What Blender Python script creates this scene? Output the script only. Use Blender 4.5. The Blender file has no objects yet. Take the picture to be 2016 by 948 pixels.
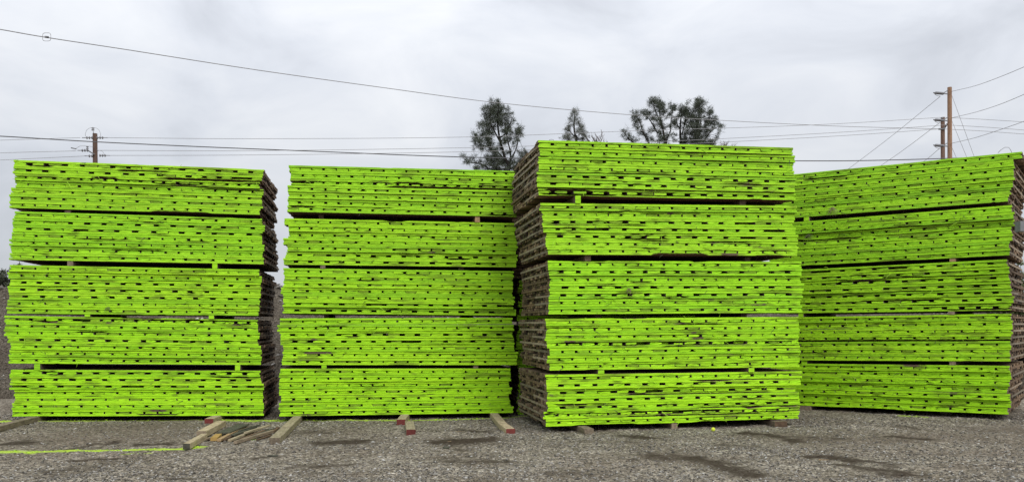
import bpy, math, random
import numpy as np
from mathutils import Vector, Matrix

random.seed(7)
rng = np.random.default_rng(7)
scene = bpy.context.scene
col = scene.collection

# ------------------------------------------------------------------ camera
F = 1700.0            # focal length in pixels of the 2016 px wide photograph
CX, HY = 1008.0, 640.0
EYE = 1.72
cd = bpy.data.cameras.new("camera")
cam = bpy.data.objects.new("camera", cd)
col.objects.link(cam)
cam.location = (0, 0, EYE)
cam.rotation_euler = (math.pi / 2, 0, 0)
cd.sensor_width = 36.0
cd.lens = F / 2016.0 * 36.0
cd.shift_y = (HY - 474.0) / 2016.0
cd.clip_start = 0.1
cd.clip_end = 6000
scene.camera = cam

# ------------------------------------------------------------------ light
SUN_AZ = Vector((0.35, -0.72, 0.66)).normalized()
elev = math.asin(SUN_AZ.z)
world = bpy.data.worlds.new("World")
scene.world = world
world.use_nodes = True
nt = world.node_tree
nt.nodes.clear()
wo = nt.nodes.new("ShaderNodeOutputWorld")
sky = nt.nodes.new("ShaderNodeTexSky")
sky.sky_type = 'NISHITA'
sky.sun_disc = False
sky.sun_elevation = elev
sky.sun_rotation = math.atan2(SUN_AZ.x, SUN_AZ.y)
bg1 = nt.nodes.new("ShaderNodeBackground")
bg1.inputs[1].default_value = 0.1
nt.links.new(sky.outputs[0], bg1.inputs[0])
tc = nt.nodes.new("ShaderNodeTexCoord")
mp = nt.nodes.new("ShaderNodeMapping")
mp.inputs['Scale'].default_value = (1.0, 1.0, 2.0)
mp.inputs['Rotation'].default_value = (0.25, 0.35, 5.3)
nt.links.new(tc.outputs['Generated'], mp.inputs[0])
n1 = nt.nodes.new("ShaderNodeTexNoise")
n1.inputs['Scale'].default_value = 4.8
n1.inputs['Detail'].default_value = 7
n1.inputs['Roughness'].default_value = 0.52
n1.inputs['Distortion'].default_value = 0.5
nt.links.new(mp.outputs[0], n1.inputs['Vector'])
cr = nt.nodes.new("ShaderNodeValToRGB")
e = cr.color_ramp.elements
e[0].position = 0.30; e[0].color = (0.455, 0.476, 0.520, 1)
e[1].position = 0.78; e[1].color = (0.70, 0.712, 0.735, 1)
m_ = cr.color_ramp.elements.new(0.5); m_.color = (0.565, 0.588, 0.635, 1)
nt.links.new(n1.outputs[0], cr.inputs[0])
# overcast sky: luminance rises from the horizon to the zenith
sp = nt.nodes.new("ShaderNodeSeparateXYZ")
nt.links.new(tc.outputs['Generated'], sp.inputs[0])
mr = nt.nodes.new("ShaderNodeMapRange")
mr.inputs[1].default_value = 0.0; mr.inputs[2].default_value = 1.0
mr.inputs[3].default_value = 0.83; mr.inputs[4].default_value = 2.4
nt.links.new(sp.outputs[2], mr.inputs[0])
bg2 = nt.nodes.new("ShaderNodeBackground")
nt.links.new(cr.outputs[0], bg2.inputs[0])
nt.links.new(mr.outputs[0], bg2.inputs[1])
mx = nt.nodes.new("ShaderNodeMixShader")
mx.inputs[0].default_value = 0.94
nt.links.new(bg1.outputs[0], mx.inputs[1]); nt.links.new(bg2.outputs[0], mx.inputs[2])
nt.links.new(mx.outputs[0], wo.inputs[0])

sd = bpy.data.lights.new("sun", 'SUN')
sd.energy = 1.5
sd.angle = math.radians(25)
sd.color = (1.0, 0.97, 0.92)
so = bpy.data.objects.new("sun", sd)
so.rotation_euler = SUN_AZ.to_track_quat('Z', 'Y').to_euler()
so.location = (10, -20, 30)
col.objects.link(so)
scene.view_settings.view_transform = 'Standard'
scene.view_settings.look = 'None'
scene.view_settings.exposure = 0.17
scene.view_settings.gamma = 1.0

# ------------------------------------------------------------------ helpers
def tag(o, label=None, cat=None, group=None, kind=None):
    if label: o["label"] = label
    if cat: o["category"] = cat
    if group: o["group"] = group
    if kind: o["kind"] = kind
    return o

def make_mesh(name, verts, faces, mats, fmat=None, smooth=False, attrs=None):
    me = bpy.data.meshes.new(name)
    me.from_pydata([tuple(map(float, v)) for v in verts], [], [tuple(f) for f in faces])
    for m in mats: me.materials.append(m)
    if fmat is not None:
        me.polygons.foreach_set("material_index", np.asarray(fmat, dtype=np.int32))
    if smooth:
        me.polygons.foreach_set("use_smooth", np.ones(len(me.polygons), dtype=bool))
    for k, v in (attrs or {}).items():
        a = me.attributes.new(k, 'FLOAT', 'POINT')
        a.data.foreach_set("value", np.asarray(v, dtype=np.float32))
    me.update()
    return me

def link(name, me, parent=None, loc=None, rot=None):
    o = bpy.data.objects.new(name, me)
    col.objects.link(o)
    if parent is not None: o.parent = parent
    if loc is not None: o.location = loc
    if rot is not None: o.rotation_euler = rot
    return o

def pt(px, py, Y):
    return Vector(((px - CX) / F * Y, Y, EYE - (py - HY) / F * Y))

GX = [-60, -9, -4.6, -4.0, 0, 0.5, 4.8, 5.7, 8.6, 60]
GZ = [0.02, 0.02, -0.03, -0.02, -0.01, 0.02, 0.05, 0.065, 0.085, 0.085]
def gz(x):
    return float(np.interp(x, GX, GZ))

def gpt(px, py):
    z = 0.0
    for _ in range(4):
        Y = (EYE - z) * F / (py - HY)
        z = gz((px - CX) / F * Y)
    return Vector(((px - CX) / F * Y, Y, z))

class MB:
    def __init__(s): s.v, s.f, s.m = [], [], []
    def add(s, vs, fs, mi=0):
        b = len(s.v)
        s.v += [tuple(v) for v in vs]
        for k, f in enumerate(fs):
            s.f.append(tuple(i + b for i in f))
            s.m.append(mi if isinstance(mi, int) else mi[k])
    def box(s, x0, x1, y0, y1, z0, z1, mi=0, M=None, jit=0.0):
        vs = [Vector((x, y, z)) for z in (z0, z1) for y in (y0, y1) for x in (x0, x1)]
        if jit: vs = [v + Vector([random.uniform(-jit, jit) for _ in range(3)]) for v in vs]
        if M is not None: vs = [M @ v for v in vs]
        s.add(vs, [(0, 2, 3, 1), (4, 5, 7, 6), (0, 1, 5, 4), (2, 6, 7, 3), (0, 4, 6, 2), (1, 3, 7, 5)], mi)
    def tube(s, pts, r, n=6, mi=0, caps=True):
        pts = [Vector(p) for p in pts]
        rs = r if isinstance(r, (list, tuple)) else [r] * len(pts)
        rings = []
        for i, p in enumerate(pts):
            d = (pts[min(i + 1, len(pts) - 1)] - pts[max(i - 1, 0)])
            if d.length < 1e-9: d = Vector((0, 0, 1))
            d.normalize()
            up = Vector((0, 0, 1)) if abs(d.z) < 0.9 else Vector((1, 0, 0))
            a = d.cross(up).normalized(); b = d.cross(a)
            rings.append([p + rs[i] * (math.cos(2 * math.pi * k / n) * a + math.sin(2 * math.pi * k / n) * b) for k in range(n)])
        vs = [v for rg in rings for v in rg]
        fs = []
        for i in range(len(pts) - 1):
            for k in range(n):
                k2 = (k + 1) % n
                fs.append((i * n + k, i * n + k2, (i + 1) * n + k2, (i + 1) * n + k))
        if caps:
            fs.append(tuple(range(n - 1, -1, -1)))
            fs.append(tuple((len(pts) - 1) * n + k for k in range(n)))
        s.add(vs, fs, mi)
    def mesh(s, name, mats, smooth=False):
        return make_mesh(name, s.v, s.f, mats, s.m, smooth)

# ------------------------------------------------------------------ materials
def new_mat(name):
    m = bpy.data.materials.new(name)
    m.use_nodes = True
    t = m.node_tree
    b = t.nodes["Principled BSDF"]
    return m, t, b

def N(t, kind, **kw):
    n = t.nodes.new(kind)
    for k, v in kw.items(): n.inputs[k].default_value = v
    return n

def ramp(t, src, stops):
    r = t.nodes.new("ShaderNodeValToRGB")
    el = r.color_ramp.elements
    while len(el) > 1: el.remove(el[-1])
    el[0].position = stops[0][0]; el[0].color = (*stops[0][1], 1)
    for p, c in stops[1:]:
        q = el.new(p); q.color = (*c, 1)
    t.links.new(src, r.inputs[0])
    return r

def mixc(t, fac, a, b, mode='MIX'):
    m = t.nodes.new("ShaderNodeMix"); m.data_type = 'RGBA'; m.blend_type = mode
    for sock, val in ((m.inputs[0], fac), (m.inputs[6], a), (m.inputs[7], b)):
        if hasattr(val, 'links') or isinstance(val, bpy.types.NodeSocket): t.links.new(val, sock)
        elif isinstance(val, (int, float)): sock.default_value = val
        else: sock.default_value = (*val, 1)
    return m.outputs[2]

def math_(t, op, a, b=None, c=None, clamp=False):
    m = t.nodes.new("ShaderNodeMath"); m.operation = op; m.use_clamp = clamp
    for i, v in enumerate((a, b, c)):
        if v is None: continue
        if isinstance(v, bpy.types.NodeSocket): t.links.new(v, m.inputs[i])
        else: m.inputs[i].default_value = v
    return m.outputs[0]

def obj_coords(t, scale):
    tc = t.nodes.new("ShaderNodeTexCoord")
    oi = t.nodes.new("ShaderNodeObjectInfo")
    off = t.nodes.new("ShaderNodeVectorMath"); off.operation = 'SCALE'
    cmb = t.nodes.new("ShaderNodeCombineXYZ")
    for i in range(3): t.links.new(oi.outputs['Random'], cmb.inputs[i])
    t.links.new(cmb.outputs[0], off.inputs[0]); off.inputs[3].default_value = 47.0
    ad = t.nodes.new("ShaderNodeVectorMath"); ad.operation = 'ADD'
    t.links.new(tc.outputs['Object'], ad.inputs[0]); t.links.new(off.outputs[0], ad.inputs[1])
    mp = t.nodes.new("ShaderNodeMapping"); mp.inputs['Scale'].default_value = scale
    t.links.new(ad.outputs[0], mp.inputs[0])
    return mp.outputs[0], oi.outputs['Random']

PAINT = (0.385, 0.785, 0.017)
def paint_mat(name, grime, streak):
    """lime spray paint over weathered timber; 'wear' (a vertex attribute) bares and dirties it"""
    m, t, b = new_mat(name)
    vec, rnd = obj_coords(t, (2.2, 8, 26))
    fine = N(t, "ShaderNodeTexNoise", Scale=3.0, Detail=6.0, Roughness=0.65)
    t.links.new(vec, fine.inputs['Vector'])
    vec2, _ = obj_coords(t, (1.0, 4.0, 9.0))
    big = N(t, "ShaderNodeTexNoise", Scale=2.6, Detail=4.0, Roughness=0.6)
    t.links.new(vec2, big.inputs['Vector'])
    tint = ramp(t, fine.outputs[0], [(0.28, (0.19, 0.41, 0.010)), (0.52, PAINT), (0.74, (0.46, 0.88, 0.03))])
    # every board took the paint a little differently
    lo = ramp(t, rnd, [(0.0, (0.76, 0.82, 1.1)), (0.5, (0.97, 0.98, 1)), (1.0, (1.06, 1.02, 1.3))])
    c1 = mixc(t, 1.0, tint.outputs[0], lo.outputs[0], 'MULTIPLY')
    oc = t.nodes.new("ShaderNodeObjectInfo")      # per-bundle tint: the brighter light low down, put into the paint colour
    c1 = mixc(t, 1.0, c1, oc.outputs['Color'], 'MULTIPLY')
    at = t.nodes.new("ShaderNodeAttribute"); at.attribute_name = "wear"
    w = math_(t, 'MULTIPLY', at.outputs['Fac'], 0.50)
    w = math_(t, 'ADD', w, math_(t, 'MULTIPLY_ADD', big.outputs[0], 1.0, -0.60))
    w = math_(t, 'ADD', w, math_(t, 'MULTIPLY_ADD', fine.outputs[0], 0.7, -0.35))
    g = ramp(t, w, [(0.10, (0, 0, 0)), (0.42, (1, 1, 1))])
    gf = math_(t, 'MULTIPLY', g.outputs[0], grime)
    dirt = ramp(t, fine.outputs[0], [(0.35, (0.06, 0.085, 0.012)), (0.65, (0.20, 0.29, 0.03))])
    c2 = mixc(t, gf, c1, dirt.outputs[0])
    # long dark checks running with the grain
    vec3, _ = obj_coords(t, (0.9, 6.0, 60.0))
    chk = N(t, "ShaderNodeTexNoise", Scale=2.2, Detail=3.0, Roughness=0.5)
    t.links.new(vec3, chk.inputs['Vector'])
    cf = ramp(t, chk.outputs[0], [(0.30, (1, 1, 1)), (0.37, (0, 0, 0))])
    c3 = mixc(t, math_(t, 'MULTIPLY', cf.outputs[0], streak), c2, (0.035, 0.05, 0.01))
    bare = ramp(t, w, [(0.78, (0, 0, 0)), (0.95, (1, 1, 1))])
    c4 = mixc(t, bare.outputs[0], c3, (0.13, 0.10, 0.06))
    t.links.new(c4, b.inputs['Base Color'])
    b.inputs['Roughness'].default_value = 0.7
    b.inputs['Specular IOR Level'].default_value = 0.14
    bp = N(t, "ShaderNodeBump", Strength=0.5, Distance=0.006)
    t.links.new(fine.outputs[0], bp.inputs['Height'])
    t.links.new(bp.outputs[0], b.inputs['Normal'])
    return m

def wood_mat(name, dark, light, scale=(3, 3, 3), rough=0.85):
    m, t, b = new_mat(name)
    vec, rnd = obj_coords(t, scale)
    n = N(t, "ShaderNodeTexNoise", Scale=4.0, Detail=8.0, Roughness=0.65)
    t.links.new(vec, n.inputs['Vector'])
    c = ramp(t, n.outputs[0], [(0.3, dark), (0.68, light)])
    k = ramp(t, rnd, [(0.0, (0.7, 0.7, 0.7)), (1.0, (1.2, 1.15, 1.1))])
    t.links.new(mixc(t, 1.0, c.outputs[0], k.outputs[0], 'MULTIPLY'), b.inputs['Base Color'])
    b.inputs['Roughness'].default_value = rough
    b.inputs['Specular IOR Level'].default_value = 0.2
    bp = N(t, "ShaderNodeBump", Strength=0.5, Distance=0.006)
    t.links.new(n.outputs[0], bp.inputs['Height']); t.links.new(bp.outputs[0], b.inputs['Normal'])
    return m

M_PAINT = paint_mat("lime_paint", 0.6, 0.58)
M_GRIME = paint_mat("lime_paint_grimy", 0.75, 0.5)
M_SIDE = wood_mat("weathered_board_end", (0.05, 0.034, 0.022), (0.28, 0.195, 0.125), (7, 7, 7))
M_SIDE2 = wood_mat("pale_board_end", (0.12, 0.085, 0.055), (0.42, 0.31, 0.205), (7, 7, 7))
M_SIDE3 = wood_mat("dark_board_end", (0.02, 0.015, 0.011), (0.10, 0.072, 0.05), (7, 7, 7))
M_STRIP = wood_mat("weathered_board_edge", (0.15, 0.122, 0.088), (0.40, 0.34, 0.255), (2, 2, 8))
M_BEAM = wood_mat("new_timber", (0.24, 0.20, 0.125), (0.47, 0.40, 0.27), (7, 1.2, 7))
M_OLD = wood_mat("old_timber", (0.12, 0.095, 0.068), (0.30, 0.245, 0.175), (8, 1.5, 8))
M_DARKW = wood_mat("wet_timber", (0.04, 0.042, 0.03), (0.10, 0.10, 0.075), (3, 3, 3))
M_BROWN = wood_mat("brown_timber", (0.07, 0.045, 0.03), (0.18, 0.12, 0.075), (3, 3, 3))
M_YEL = wood_mat("fresh_yellow_wood", (0.42, 0.26, 0.07), (0.60, 0.40, 0.14), (4, 4, 4))
M_TANW = wood_mat("tan_wood", (0.26, 0.18, 0.095), (0.42, 0.30, 0.165), (4, 4, 4))
M_RED = wood_mat("red_end_paint", (0.11, 0.026, 0.022), (0.18, 0.042, 0.036), (6, 6, 6), 0.6)
M_POLE = wood_mat("pole_wood", (0.24, 0.14, 0.09), (0.44, 0.28, 0.185), (3, 3, 0.5))
M_POLE2 = wood_mat("old_pole_wood", (0.11, 0.07, 0.055), (0.21, 0.14, 0.11), (3, 3, 0.5))
M_BARK = wood_mat("bark", (0.016, 0.014, 0.012), (0.04, 0.035, 0.03), (3, 3, 1))
M_TWIG = wood_mat("bare_twig", (0.14, 0.12, 0.11), (0.22, 0.19, 0.17), (3, 3, 1))

def plain(name, c, rough=0.6, metal=0.0):
    m, t, b = new_mat(name)
    vec, rnd = obj_coords(t, (9, 9, 9))
    n = N(t, "ShaderNodeTexNoise", Scale=2.0, Detail=4.0)
    t.links.new(vec, n.inputs['Vector'])
    r = ramp(t, n.outputs[0], [(0.3, tuple(0.85 * x for x in c)), (0.7, tuple(1.12 * x for x in c))])
    t.links.new(r.outputs[0], b.inputs['Base Color'])
    b.inputs['Roughness'].default_value = rough
    b.inputs['Metallic'].default_value = metal
    return m
M_WIRE = plain("wire", (0.30, 0.295, 0.30), 0.5)
M_CABLE = plain("black_cable", (0.10, 0.10, 0.105), 0.6)
M_PORC = plain("grey_insulator", (0.22, 0.22, 0.23), 0.35)
M_STEEL = plain("galvanised_steel", (0.19, 0.195, 0.20), 0.5, 0.2)
M_DRY = plain("dry_grass", (0.22, 0.19, 0.09), 0.8)
M_LIMEGRASS = plain("lime_splinter", (0.36, 0.66, 0.03), 0.7)
M_BALL = plain("yellow_felt", (0.62, 0.72, 0.05), 0.9)
M_NEEDLE = plain("pine_needles", (0.062, 0.076, 0.050), 0.7)
M_NEEDLE2 = plain("pale_pine_needles", (0.14, 0.15, 0.125), 0.7)
M_LEAF = plain("shrub_leaf", (0.05, 0.06, 0.03), 0.7)
M_WEED = plain("weed_leaf", (0.10, 0.12, 0.04), 0.8)

# ------------------------------------------------------------------ ground sheet
def axis(lo, hi, step, far):
    mid = np.arange(lo, hi + 1e-6, step)
    out = [step * 1.6 ** k for k in range(1, 60)]
    c = np.cumsum(out); c = c[c < far]
    return np.concatenate([(lo - c)[::-1], mid, hi + c])

def seg_mask(X, Y, p, q, w):
    d = q - p; L2 = d.x ** 2 + d.y ** 2
    s = np.clip(((X - p.x) * d.x + (Y - p.y) * d.y) / max(L2, 1e-9), 0, 1)
    dx = X - (p.x + s * d.x); dy = Y - (p.y + s * d.y)
    return np.exp(-(dx * dx + dy * dy) / (w * w))

def vnoise(X, Y, f, seed):
    r = np.random.default_rng(seed)
    g = r.random((256, 256))
    u = X * f; v = Y * f
    i = np.floor(u).astype(int); j = np.floor(v).astype(int)
    a = u - i; b = v - j
    a = a * a * (3 - 2 * a); b = b * b * (3 - 2 * b)
    i0, i1, j0, j1 = i % 256, (i + 1) % 256, j % 256, (j + 1) % 256
    return (g[i0, j0] * (1 - a) + g[i1, j0] * a) * (1 - b) + (g[i0, j1] * (1 - a) + g[i1, j1] * a) * b

xs = axis(-9.5, 10.5, 0.05, 3000); ys = axis(8.6, 18.6, 0.05, 3000)
X, Y = np.meshgrid(xs, ys)
Z = np.interp(X, GX, GZ)
near = np.exp(-np.maximum(0, np.abs(X) - 10) / 4) * np.exp(-np.maximum(0, np.abs(Y - 13) - 6) / 4)
Z = Z * np.exp(-np.maximum(0, np.abs(X) - 60) / 50)
Z += near * (0.035 * (vnoise(X, Y, 0.45, 1) - 0.5) + 0.022 * (vnoise(X, Y, 1.7, 2) - 0.5)
             + 0.018 * (vnoise(X, Y, 6.0, 3) - 0.5) + 0.022 * (vnoise(X, Y, 17.0, 4) - 0.5))
# stains: (x0,y0,x1,y1,width_m,strength) in photo pixels on the ground
STAINS = [(640, 872, 705, 868, .16, .9), (610, 918, 690, 912, .2, .6), (905, 846, 955, 850, .10, .8), (880, 870, 950, 866, .2, .95),
          (895, 876, 905, 884, .1, .6), (900, 905, 985, 908, .2, .55), (1232, 856, 1275, 862, .13, .85), (1300, 900, 1380, 905, .2, .7),
          (1380, 906, 1475, 934, .15, .85), (1460, 850, 1520, 856, .12, .8), (1520, 858, 1565, 868, .14, .7), (1757, 858, 1822, 862, .09, .95),
          (1590, 901, 1650, 899, .10, .8), (1640, 902, 1735, 912, .13, 1.0), (1655, 915, 1790, 936, .11, .7), (1780, 838, 1810, 842, .08, .6),
          (0, 876, 50, 870, .14, .9), (272, 873, 322, 871, .13, .9), (130, 885, 185, 872, .07, .8), (190, 880, 230, 866, .06, .7),
          (150, 905, 230, 902, .07, .7), (100, 930, 170, 922, .25, .45), (505, 900, 545, 898, .06, .7), (1150, 870, 1260, 872, .16, .35),
          (1420, 876, 1480, 878, .12, .5), (1740, 935, 1760, 915, .12, .5), (335, 941, 375, 941, .05, .8), (600, 848, 640, 852, .12, .5),
          (1540, 860, 1640, 862, .18, .4), (1900, 840, 2000, 850, .2, .3), (1090, 930, 1180, 936, .2, .35)]
stain = np.zeros_like(X)
for a in STAINS:
    wob = 0.35 + 0.8 * vnoise(X, Y, 2.3, 51) + 0.6 * vnoise(X, Y, 7.0, 52)
    P0, P1 = gpt(a[0], a[1]), gpt(a[2], a[3])
    stain = np.maximum(stain, 1.1 * a[5] * seg_mask(X, Y, P0, P1, 1.4 * a[4] * wob))
    stain = np.maximum(stain, 0.36 * a[5] * seg_mask(X, Y, P0, P1, 3.2 * a[4] * wob))   # the damp halo round it
line = np.zeros_like(X)
LP = [(-60, 890), (60, 888), (130, 886), (220, 885), (300, 884), (360, 881), (395, 877)]
for (a, b) in zip(LP[:-1], LP[1:]):
    line = np.maximum(line, seg_mask(X, Y, gpt(*a), gpt(*b), 0.075 + 0.085 * (vnoise(X, Y, 3.0, 8))) * 1.15)
line = np.maximum(line, 0.75 * seg_mask(X, Y, gpt(235, 896), gpt(300, 889), 0.035))
line = np.maximum(line, 0.8 * seg_mask(X, Y, gpt(1775, 817), gpt(1825, 820), 0.10))
for (a, b, w, s) in [((-20, 830), (90, 828), .12, 1.1), ((90, 828), (280, 826), .12, 1.0), ((280, 826), (400, 825), .12, 1.0), ((430, 826), (560, 827), .2, .95),
                     ((600, 826), (780, 827), .12, 1.0), ((800, 827), (970, 823), .12, 1.0), ((985, 822), (1035, 816), .12, .7), ((495, 864), (510, 862), .05, 1.0)]:
    line = np.maximum(line, s * seg_mask(X, Y, gpt(*a), gpt(*b), w))
brown = np.clip(1.0 * np.exp(-((X + 6.5) / 3.0) ** 2 - ((Y - 14.0) / 1.5) ** 2) + 0.75 * np.exp(-((X - 7.5) / 4.5) ** 2 - ((Y - 12.6) / 1.9) ** 2)
                + 0.7 * (vnoise(X, Y, 0.5, 21) - 0.52) + 0.7 * (vnoise(X * .6, Y, 1.6, 22) - 0.55), 0, 1)
ny, nx = X.shape
verts = np.stack([X, Y, Z], -1).reshape(-1, 3)
idx = np.arange(nx * ny).reshape(ny, nx)
quads = np.stack([idx[:-1, :-1], idx[:-1, 1:], idx[1:, 1:], idx[1:, :-1]], -1).reshape(-1, 4)

def fast_mesh(name, verts, faces, mats, attrs=None, smooth=True):
    me = bpy.data.meshes.new(name)
    k = faces.shape[1]
    me.vertices.add(len(verts)); me.vertices.foreach_set("co", verts.astype(np.float32).ravel())
    me.loops.add(faces.size); me.loops.foreach_set("vertex_index", faces.astype(np.int32).ravel())
    me.polygons.add(len(faces)); me.polygons.foreach_set("loop_start", np.arange(0, faces.size, k, dtype=np.int32))
    me.polygons.foreach_set("use_smooth", np.full(len(faces), smooth, dtype=bool))
    for m in mats: me.materials.append(m)
    for kk, v in (attrs or {}).items():
        a = me.attributes.new(kk, 'FLOAT', 'POINT'); a.data.foreach_set("value", v.astype(np.float32).ravel())
    me.update(calc_edges=True); me.validate()
    return me

def gravel_mat(name, light=1.0):
    m, t, b = new_mat(name)
    geo = t.nodes.new("ShaderNodeNewGeometry")
    pos = geo.outputs['Position']
    v1 = N(t, "ShaderNodeTexVoronoi", Scale=26.0); t.links.new(pos, v1.inputs['Vector'])
    v2 = N(t, "ShaderNodeTexVoronoi", Scale=60.0); t.links.new(pos, v2.inputs['Vector'])
    nb = N(t, "ShaderNodeTexNoise", Scale=0.9, Detail=6.0, Roughness=0.6); t.links.new(pos, nb.inputs['Vector'])
    nf = N(t, "ShaderNodeTexNoise", Scale=22.0, Detail=5.0, Roughness=0.75); t.links.new(pos, nf.inputs['Vector'])
    L = light
    c1 = ramp(t, v1.outputs['Color'], [(0.0, (0.045 * L, 0.04 * L, 0.033 * L)), (0.45, (0.15 * L, 0.135 * L, 0.112 * L)), (0.8, (0.32 * L, 0.295 * L, 0.25 * L)), (1.0, (0.62 * L, 0.60 * L, 0.55 * L))])
    c2 = ramp(t, v2.outputs['Color'], [(0.0, (0.05 * L, 0.044 * L, 0.036 * L)), (0.6, (0.17 * L, 0.152 * L, 0.126 * L)), (1.0, (0.40 * L, 0.37 * L, 0.32 * L))])
    c = mixc(t, 0.5, c1.outputs[0], c2.outputs[0])
    fine = ramp(t, nf.outputs[0], [(0.38, (0.36, 0.35, 0.33)), (0.5, (0.95, .95, .95)), (0.62, (1.75, 1.75, 1.75))])
    c = mixc(t, 1.0, c, fine.outputs[0], 'MULTIPLY')
    c = mixc(t, 1.0, c, (1.08, 1.05, 0.985), 'MULTIPLY')
    broad = ramp(t, nb.outputs[0], [(0.3, (0.66, 0.63, 0.59)), (0.65, (1.15, 1.15, 1.15))])
    c = mixc(t, 1.0, c, broad.outputs[0], 'MULTIPLY')
    a3 = t.nodes.new("ShaderNodeAttribute"); a3.attribute_name = "brown"
    bf = math_(t, 'MULTIPLY_ADD', a3.outputs['Fac'], 0.9, math_(t, 'MULTIPLY_ADD', nf.outputs[0], 0.8, -0.4), clamp=True)
    bf = math_(t, 'MULTIPLY', bf, math_(t, 'MINIMUM', math_(t, 'MULTIPLY', a3.outputs['Fac'], 4.0), 0.85))
    bc = ramp(t, nf.outputs[0], [(0.34, (0.06, 0.046, 0.034)), (0.66, (0.20, 0.16, 0.122))])
    c = mixc(t, bf, c, bc.outputs[0])
    a1 = t.nodes.new("ShaderNodeAttribute"); a1.attribute_name = "stain"
    ns = N(t, "ShaderNodeTexNoise", Scale=4.5, Detail=6.0, Roughness=0.7); t.links.new(pos, ns.inputs['Vector'])
    sf = math_(t, 'ADD', math_(t, 'MULTIPLY_ADD', nf.outputs[0], 1.4, -0.7), math_(t, 'MULTIPLY_ADD', ns.outputs[0], 1.7, -0.85))
    sf = math_(t, 'ADD', a1.outputs['Fac'], math_(t, 'MULTIPLY', sf, math_(t, 'GREATER_THAN', a1.outputs['Fac'], 0.05)))
    sr = ramp(t, sf, [(0.15, (0, 0, 0)), (0.8, (1, 1, 1))])
    c = mixc(t, math_(t, 'MULTIPLY', sr.outputs[0], 0.88), c, (0.036, 0.026, 0.018))
    a2 = t.nodes.new("ShaderNodeAttribute"); a2.attribute_name = "paint"
    pf = math_(t, 'ADD', a2.outputs['Fac'], math_(t, 'MULTIPLY_ADD', nf.outputs[0], 1.3, -0.65))
    pf = math_(t, 'MULTIPLY', pf, math_(t, 'GREATER_THAN', a2.outputs['Fac'], 0.04))
    pr = ramp(t, pf, [(0.25, (0, 0, 0)), (1.0, (1, 1, 1))])
    c = mixc(t, math_(t, 'MULTIPLY', pr.outputs[0], 0.68), c, (0.46, 0.66, 0.04))
    t.links.new(c, b.inputs['Base Color'])
    b.inputs['Roughness'].default_value = 0.95
    b.inputs['Specular IOR Level'].default_value = 0.06
    h = math_(t, 'ADD', math_(t, 'MULTIPLY', v1.outputs['Distance'], -1.0), math_(t, 'MULTIPLY', v2.outputs['Distance'], -0.4))
    bp = N(t, "ShaderNodeBump", Strength=0.8, Distance=0.012)
    t.links.new(h, bp.inputs['Height']); t.links.new(bp.outputs[0], b.inputs['Normal'])
    return m
M_GROUND = gravel_mat("gravel_yard", 1.1)
M_BANK = gravel_mat("gravel_bank", 0.42)
ground = link("ground", fast_mesh("ground", verts, quads, [M_GROUND], {"stain": stain, "paint": line, "brown": brown}))
tag(ground, "grey brown gravel yard with dark wet stains and a sprayed lime line", kind="structure")

def stone_mat(name):
    m, t, b = new_mat(name)
    a = t.nodes.new("ShaderNodeAttribute"); a.attribute_name = "tone"
    r = ramp(t, a.outputs['Fac'], [(0.0, (0.045, 0.04, 0.032)), (0.5, (0.17, 0.153, 0.128)), (0.85, (0.28, 0.265, 0.235)), (1.0, (0.46, 0.445, 0.41))])
    geo = t.nodes.new("ShaderNodeNewGeometry")
    a2 = t.nodes.new("ShaderNodeAttribute"); a2.attribute_name = "paint"
    pr = ramp(t, a2.outputs['Fac'], [(0.35, (0, 0, 0)), (0.8, (1, 1, 1))])
    t.links.new(mixc(t, pr.outputs[0], r.outputs[0], (0.42, 0.68, 0.02)), b.inputs['Base Color'])
    b.inputs['Roughness'].default_value = 0.85
    return m
M_STONE = stone_mat("loose_stone")

OCT = np.array([(1, 0, 0), (-1, 0, 0), (0, 1, 0), (0, -1, 0), (0, 0, 1), (0, 0, -1)], float)
OF = np.array([(0, 2, 4), (2, 1, 4), (1, 3, 4), (3, 0, 4), (2, 0, 5), (1, 2, 5), (3, 1, 5), (0, 3, 5)])
def stones(name, P, size, tone, paint):
    n = len(P)
    v = OCT[None] * (0.7 + 0.6 * rng.random((n, 6, 1)))
    ang = rng.random(n) * 6.28; c, s = np.cos(ang), np.sin(ang)
    v = v * np.stack([1 + 0.3 * rng.random(n), 0.7 + 0.4 * rng.random(n), 0.45 + 0.3 * rng.random(n)], -1)[:, None]
    tilt = rng.normal(0, .3, (n, 1))
    x = v[..., 0] * c[:, None] - v[..., 1] * s[:, None]; y = v[..., 0] * s[:, None] + v[..., 1] * c[:, None]
    v = np.stack([x, y, v[..., 2] + tilt * x], -1) * size[:, None, None] + P[:, None]
    f = OF[None] + 6 * np.arange(n)[:, None, None]
    return fast_mesh(name, v.reshape(-1, 3), f.reshape(-1, 3), [M_STONE],
                     {"tone": np.repeat(tone, 6), "paint": np.repeat(paint, 6)}, smooth=False)
def bilerp(A, x, y):
    i = np.clip(np.searchsorted(xs, x) - 1, 0, nx - 2); j = np.clip(np.searchsorted(ys, y) - 1, 0, ny - 2)
    a = (x - xs[i]) / (xs[i + 1] - xs[i]); b = (y - ys[j]) / (ys[j + 1] - ys[j])
    return (A[j, i] * (1 - a) + A[j, i + 1] * a) * (1 - b) + (A[j + 1, i] * (1 - a) + A[j + 1, i + 1] * a) * b
n = 62000
sy = 9.0 + (rng.random(n) ** 1.25) * 7.6; sx = (rng.random(n) * 2 - 1) * (0.62 * sy + 0.4)
keep = bilerp(brown, sx, sy) * 0.8 < rng.random(n)
keep &= bilerp(stain, sx, sy) * 1.6 < rng.random(n) + 0.1
keep &= (vnoise(sx, sy, 0.8, 31) * 0.7 + vnoise(sx, sy, 3, 32) * 0.3) > rng.random(n) * 0.75
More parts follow.
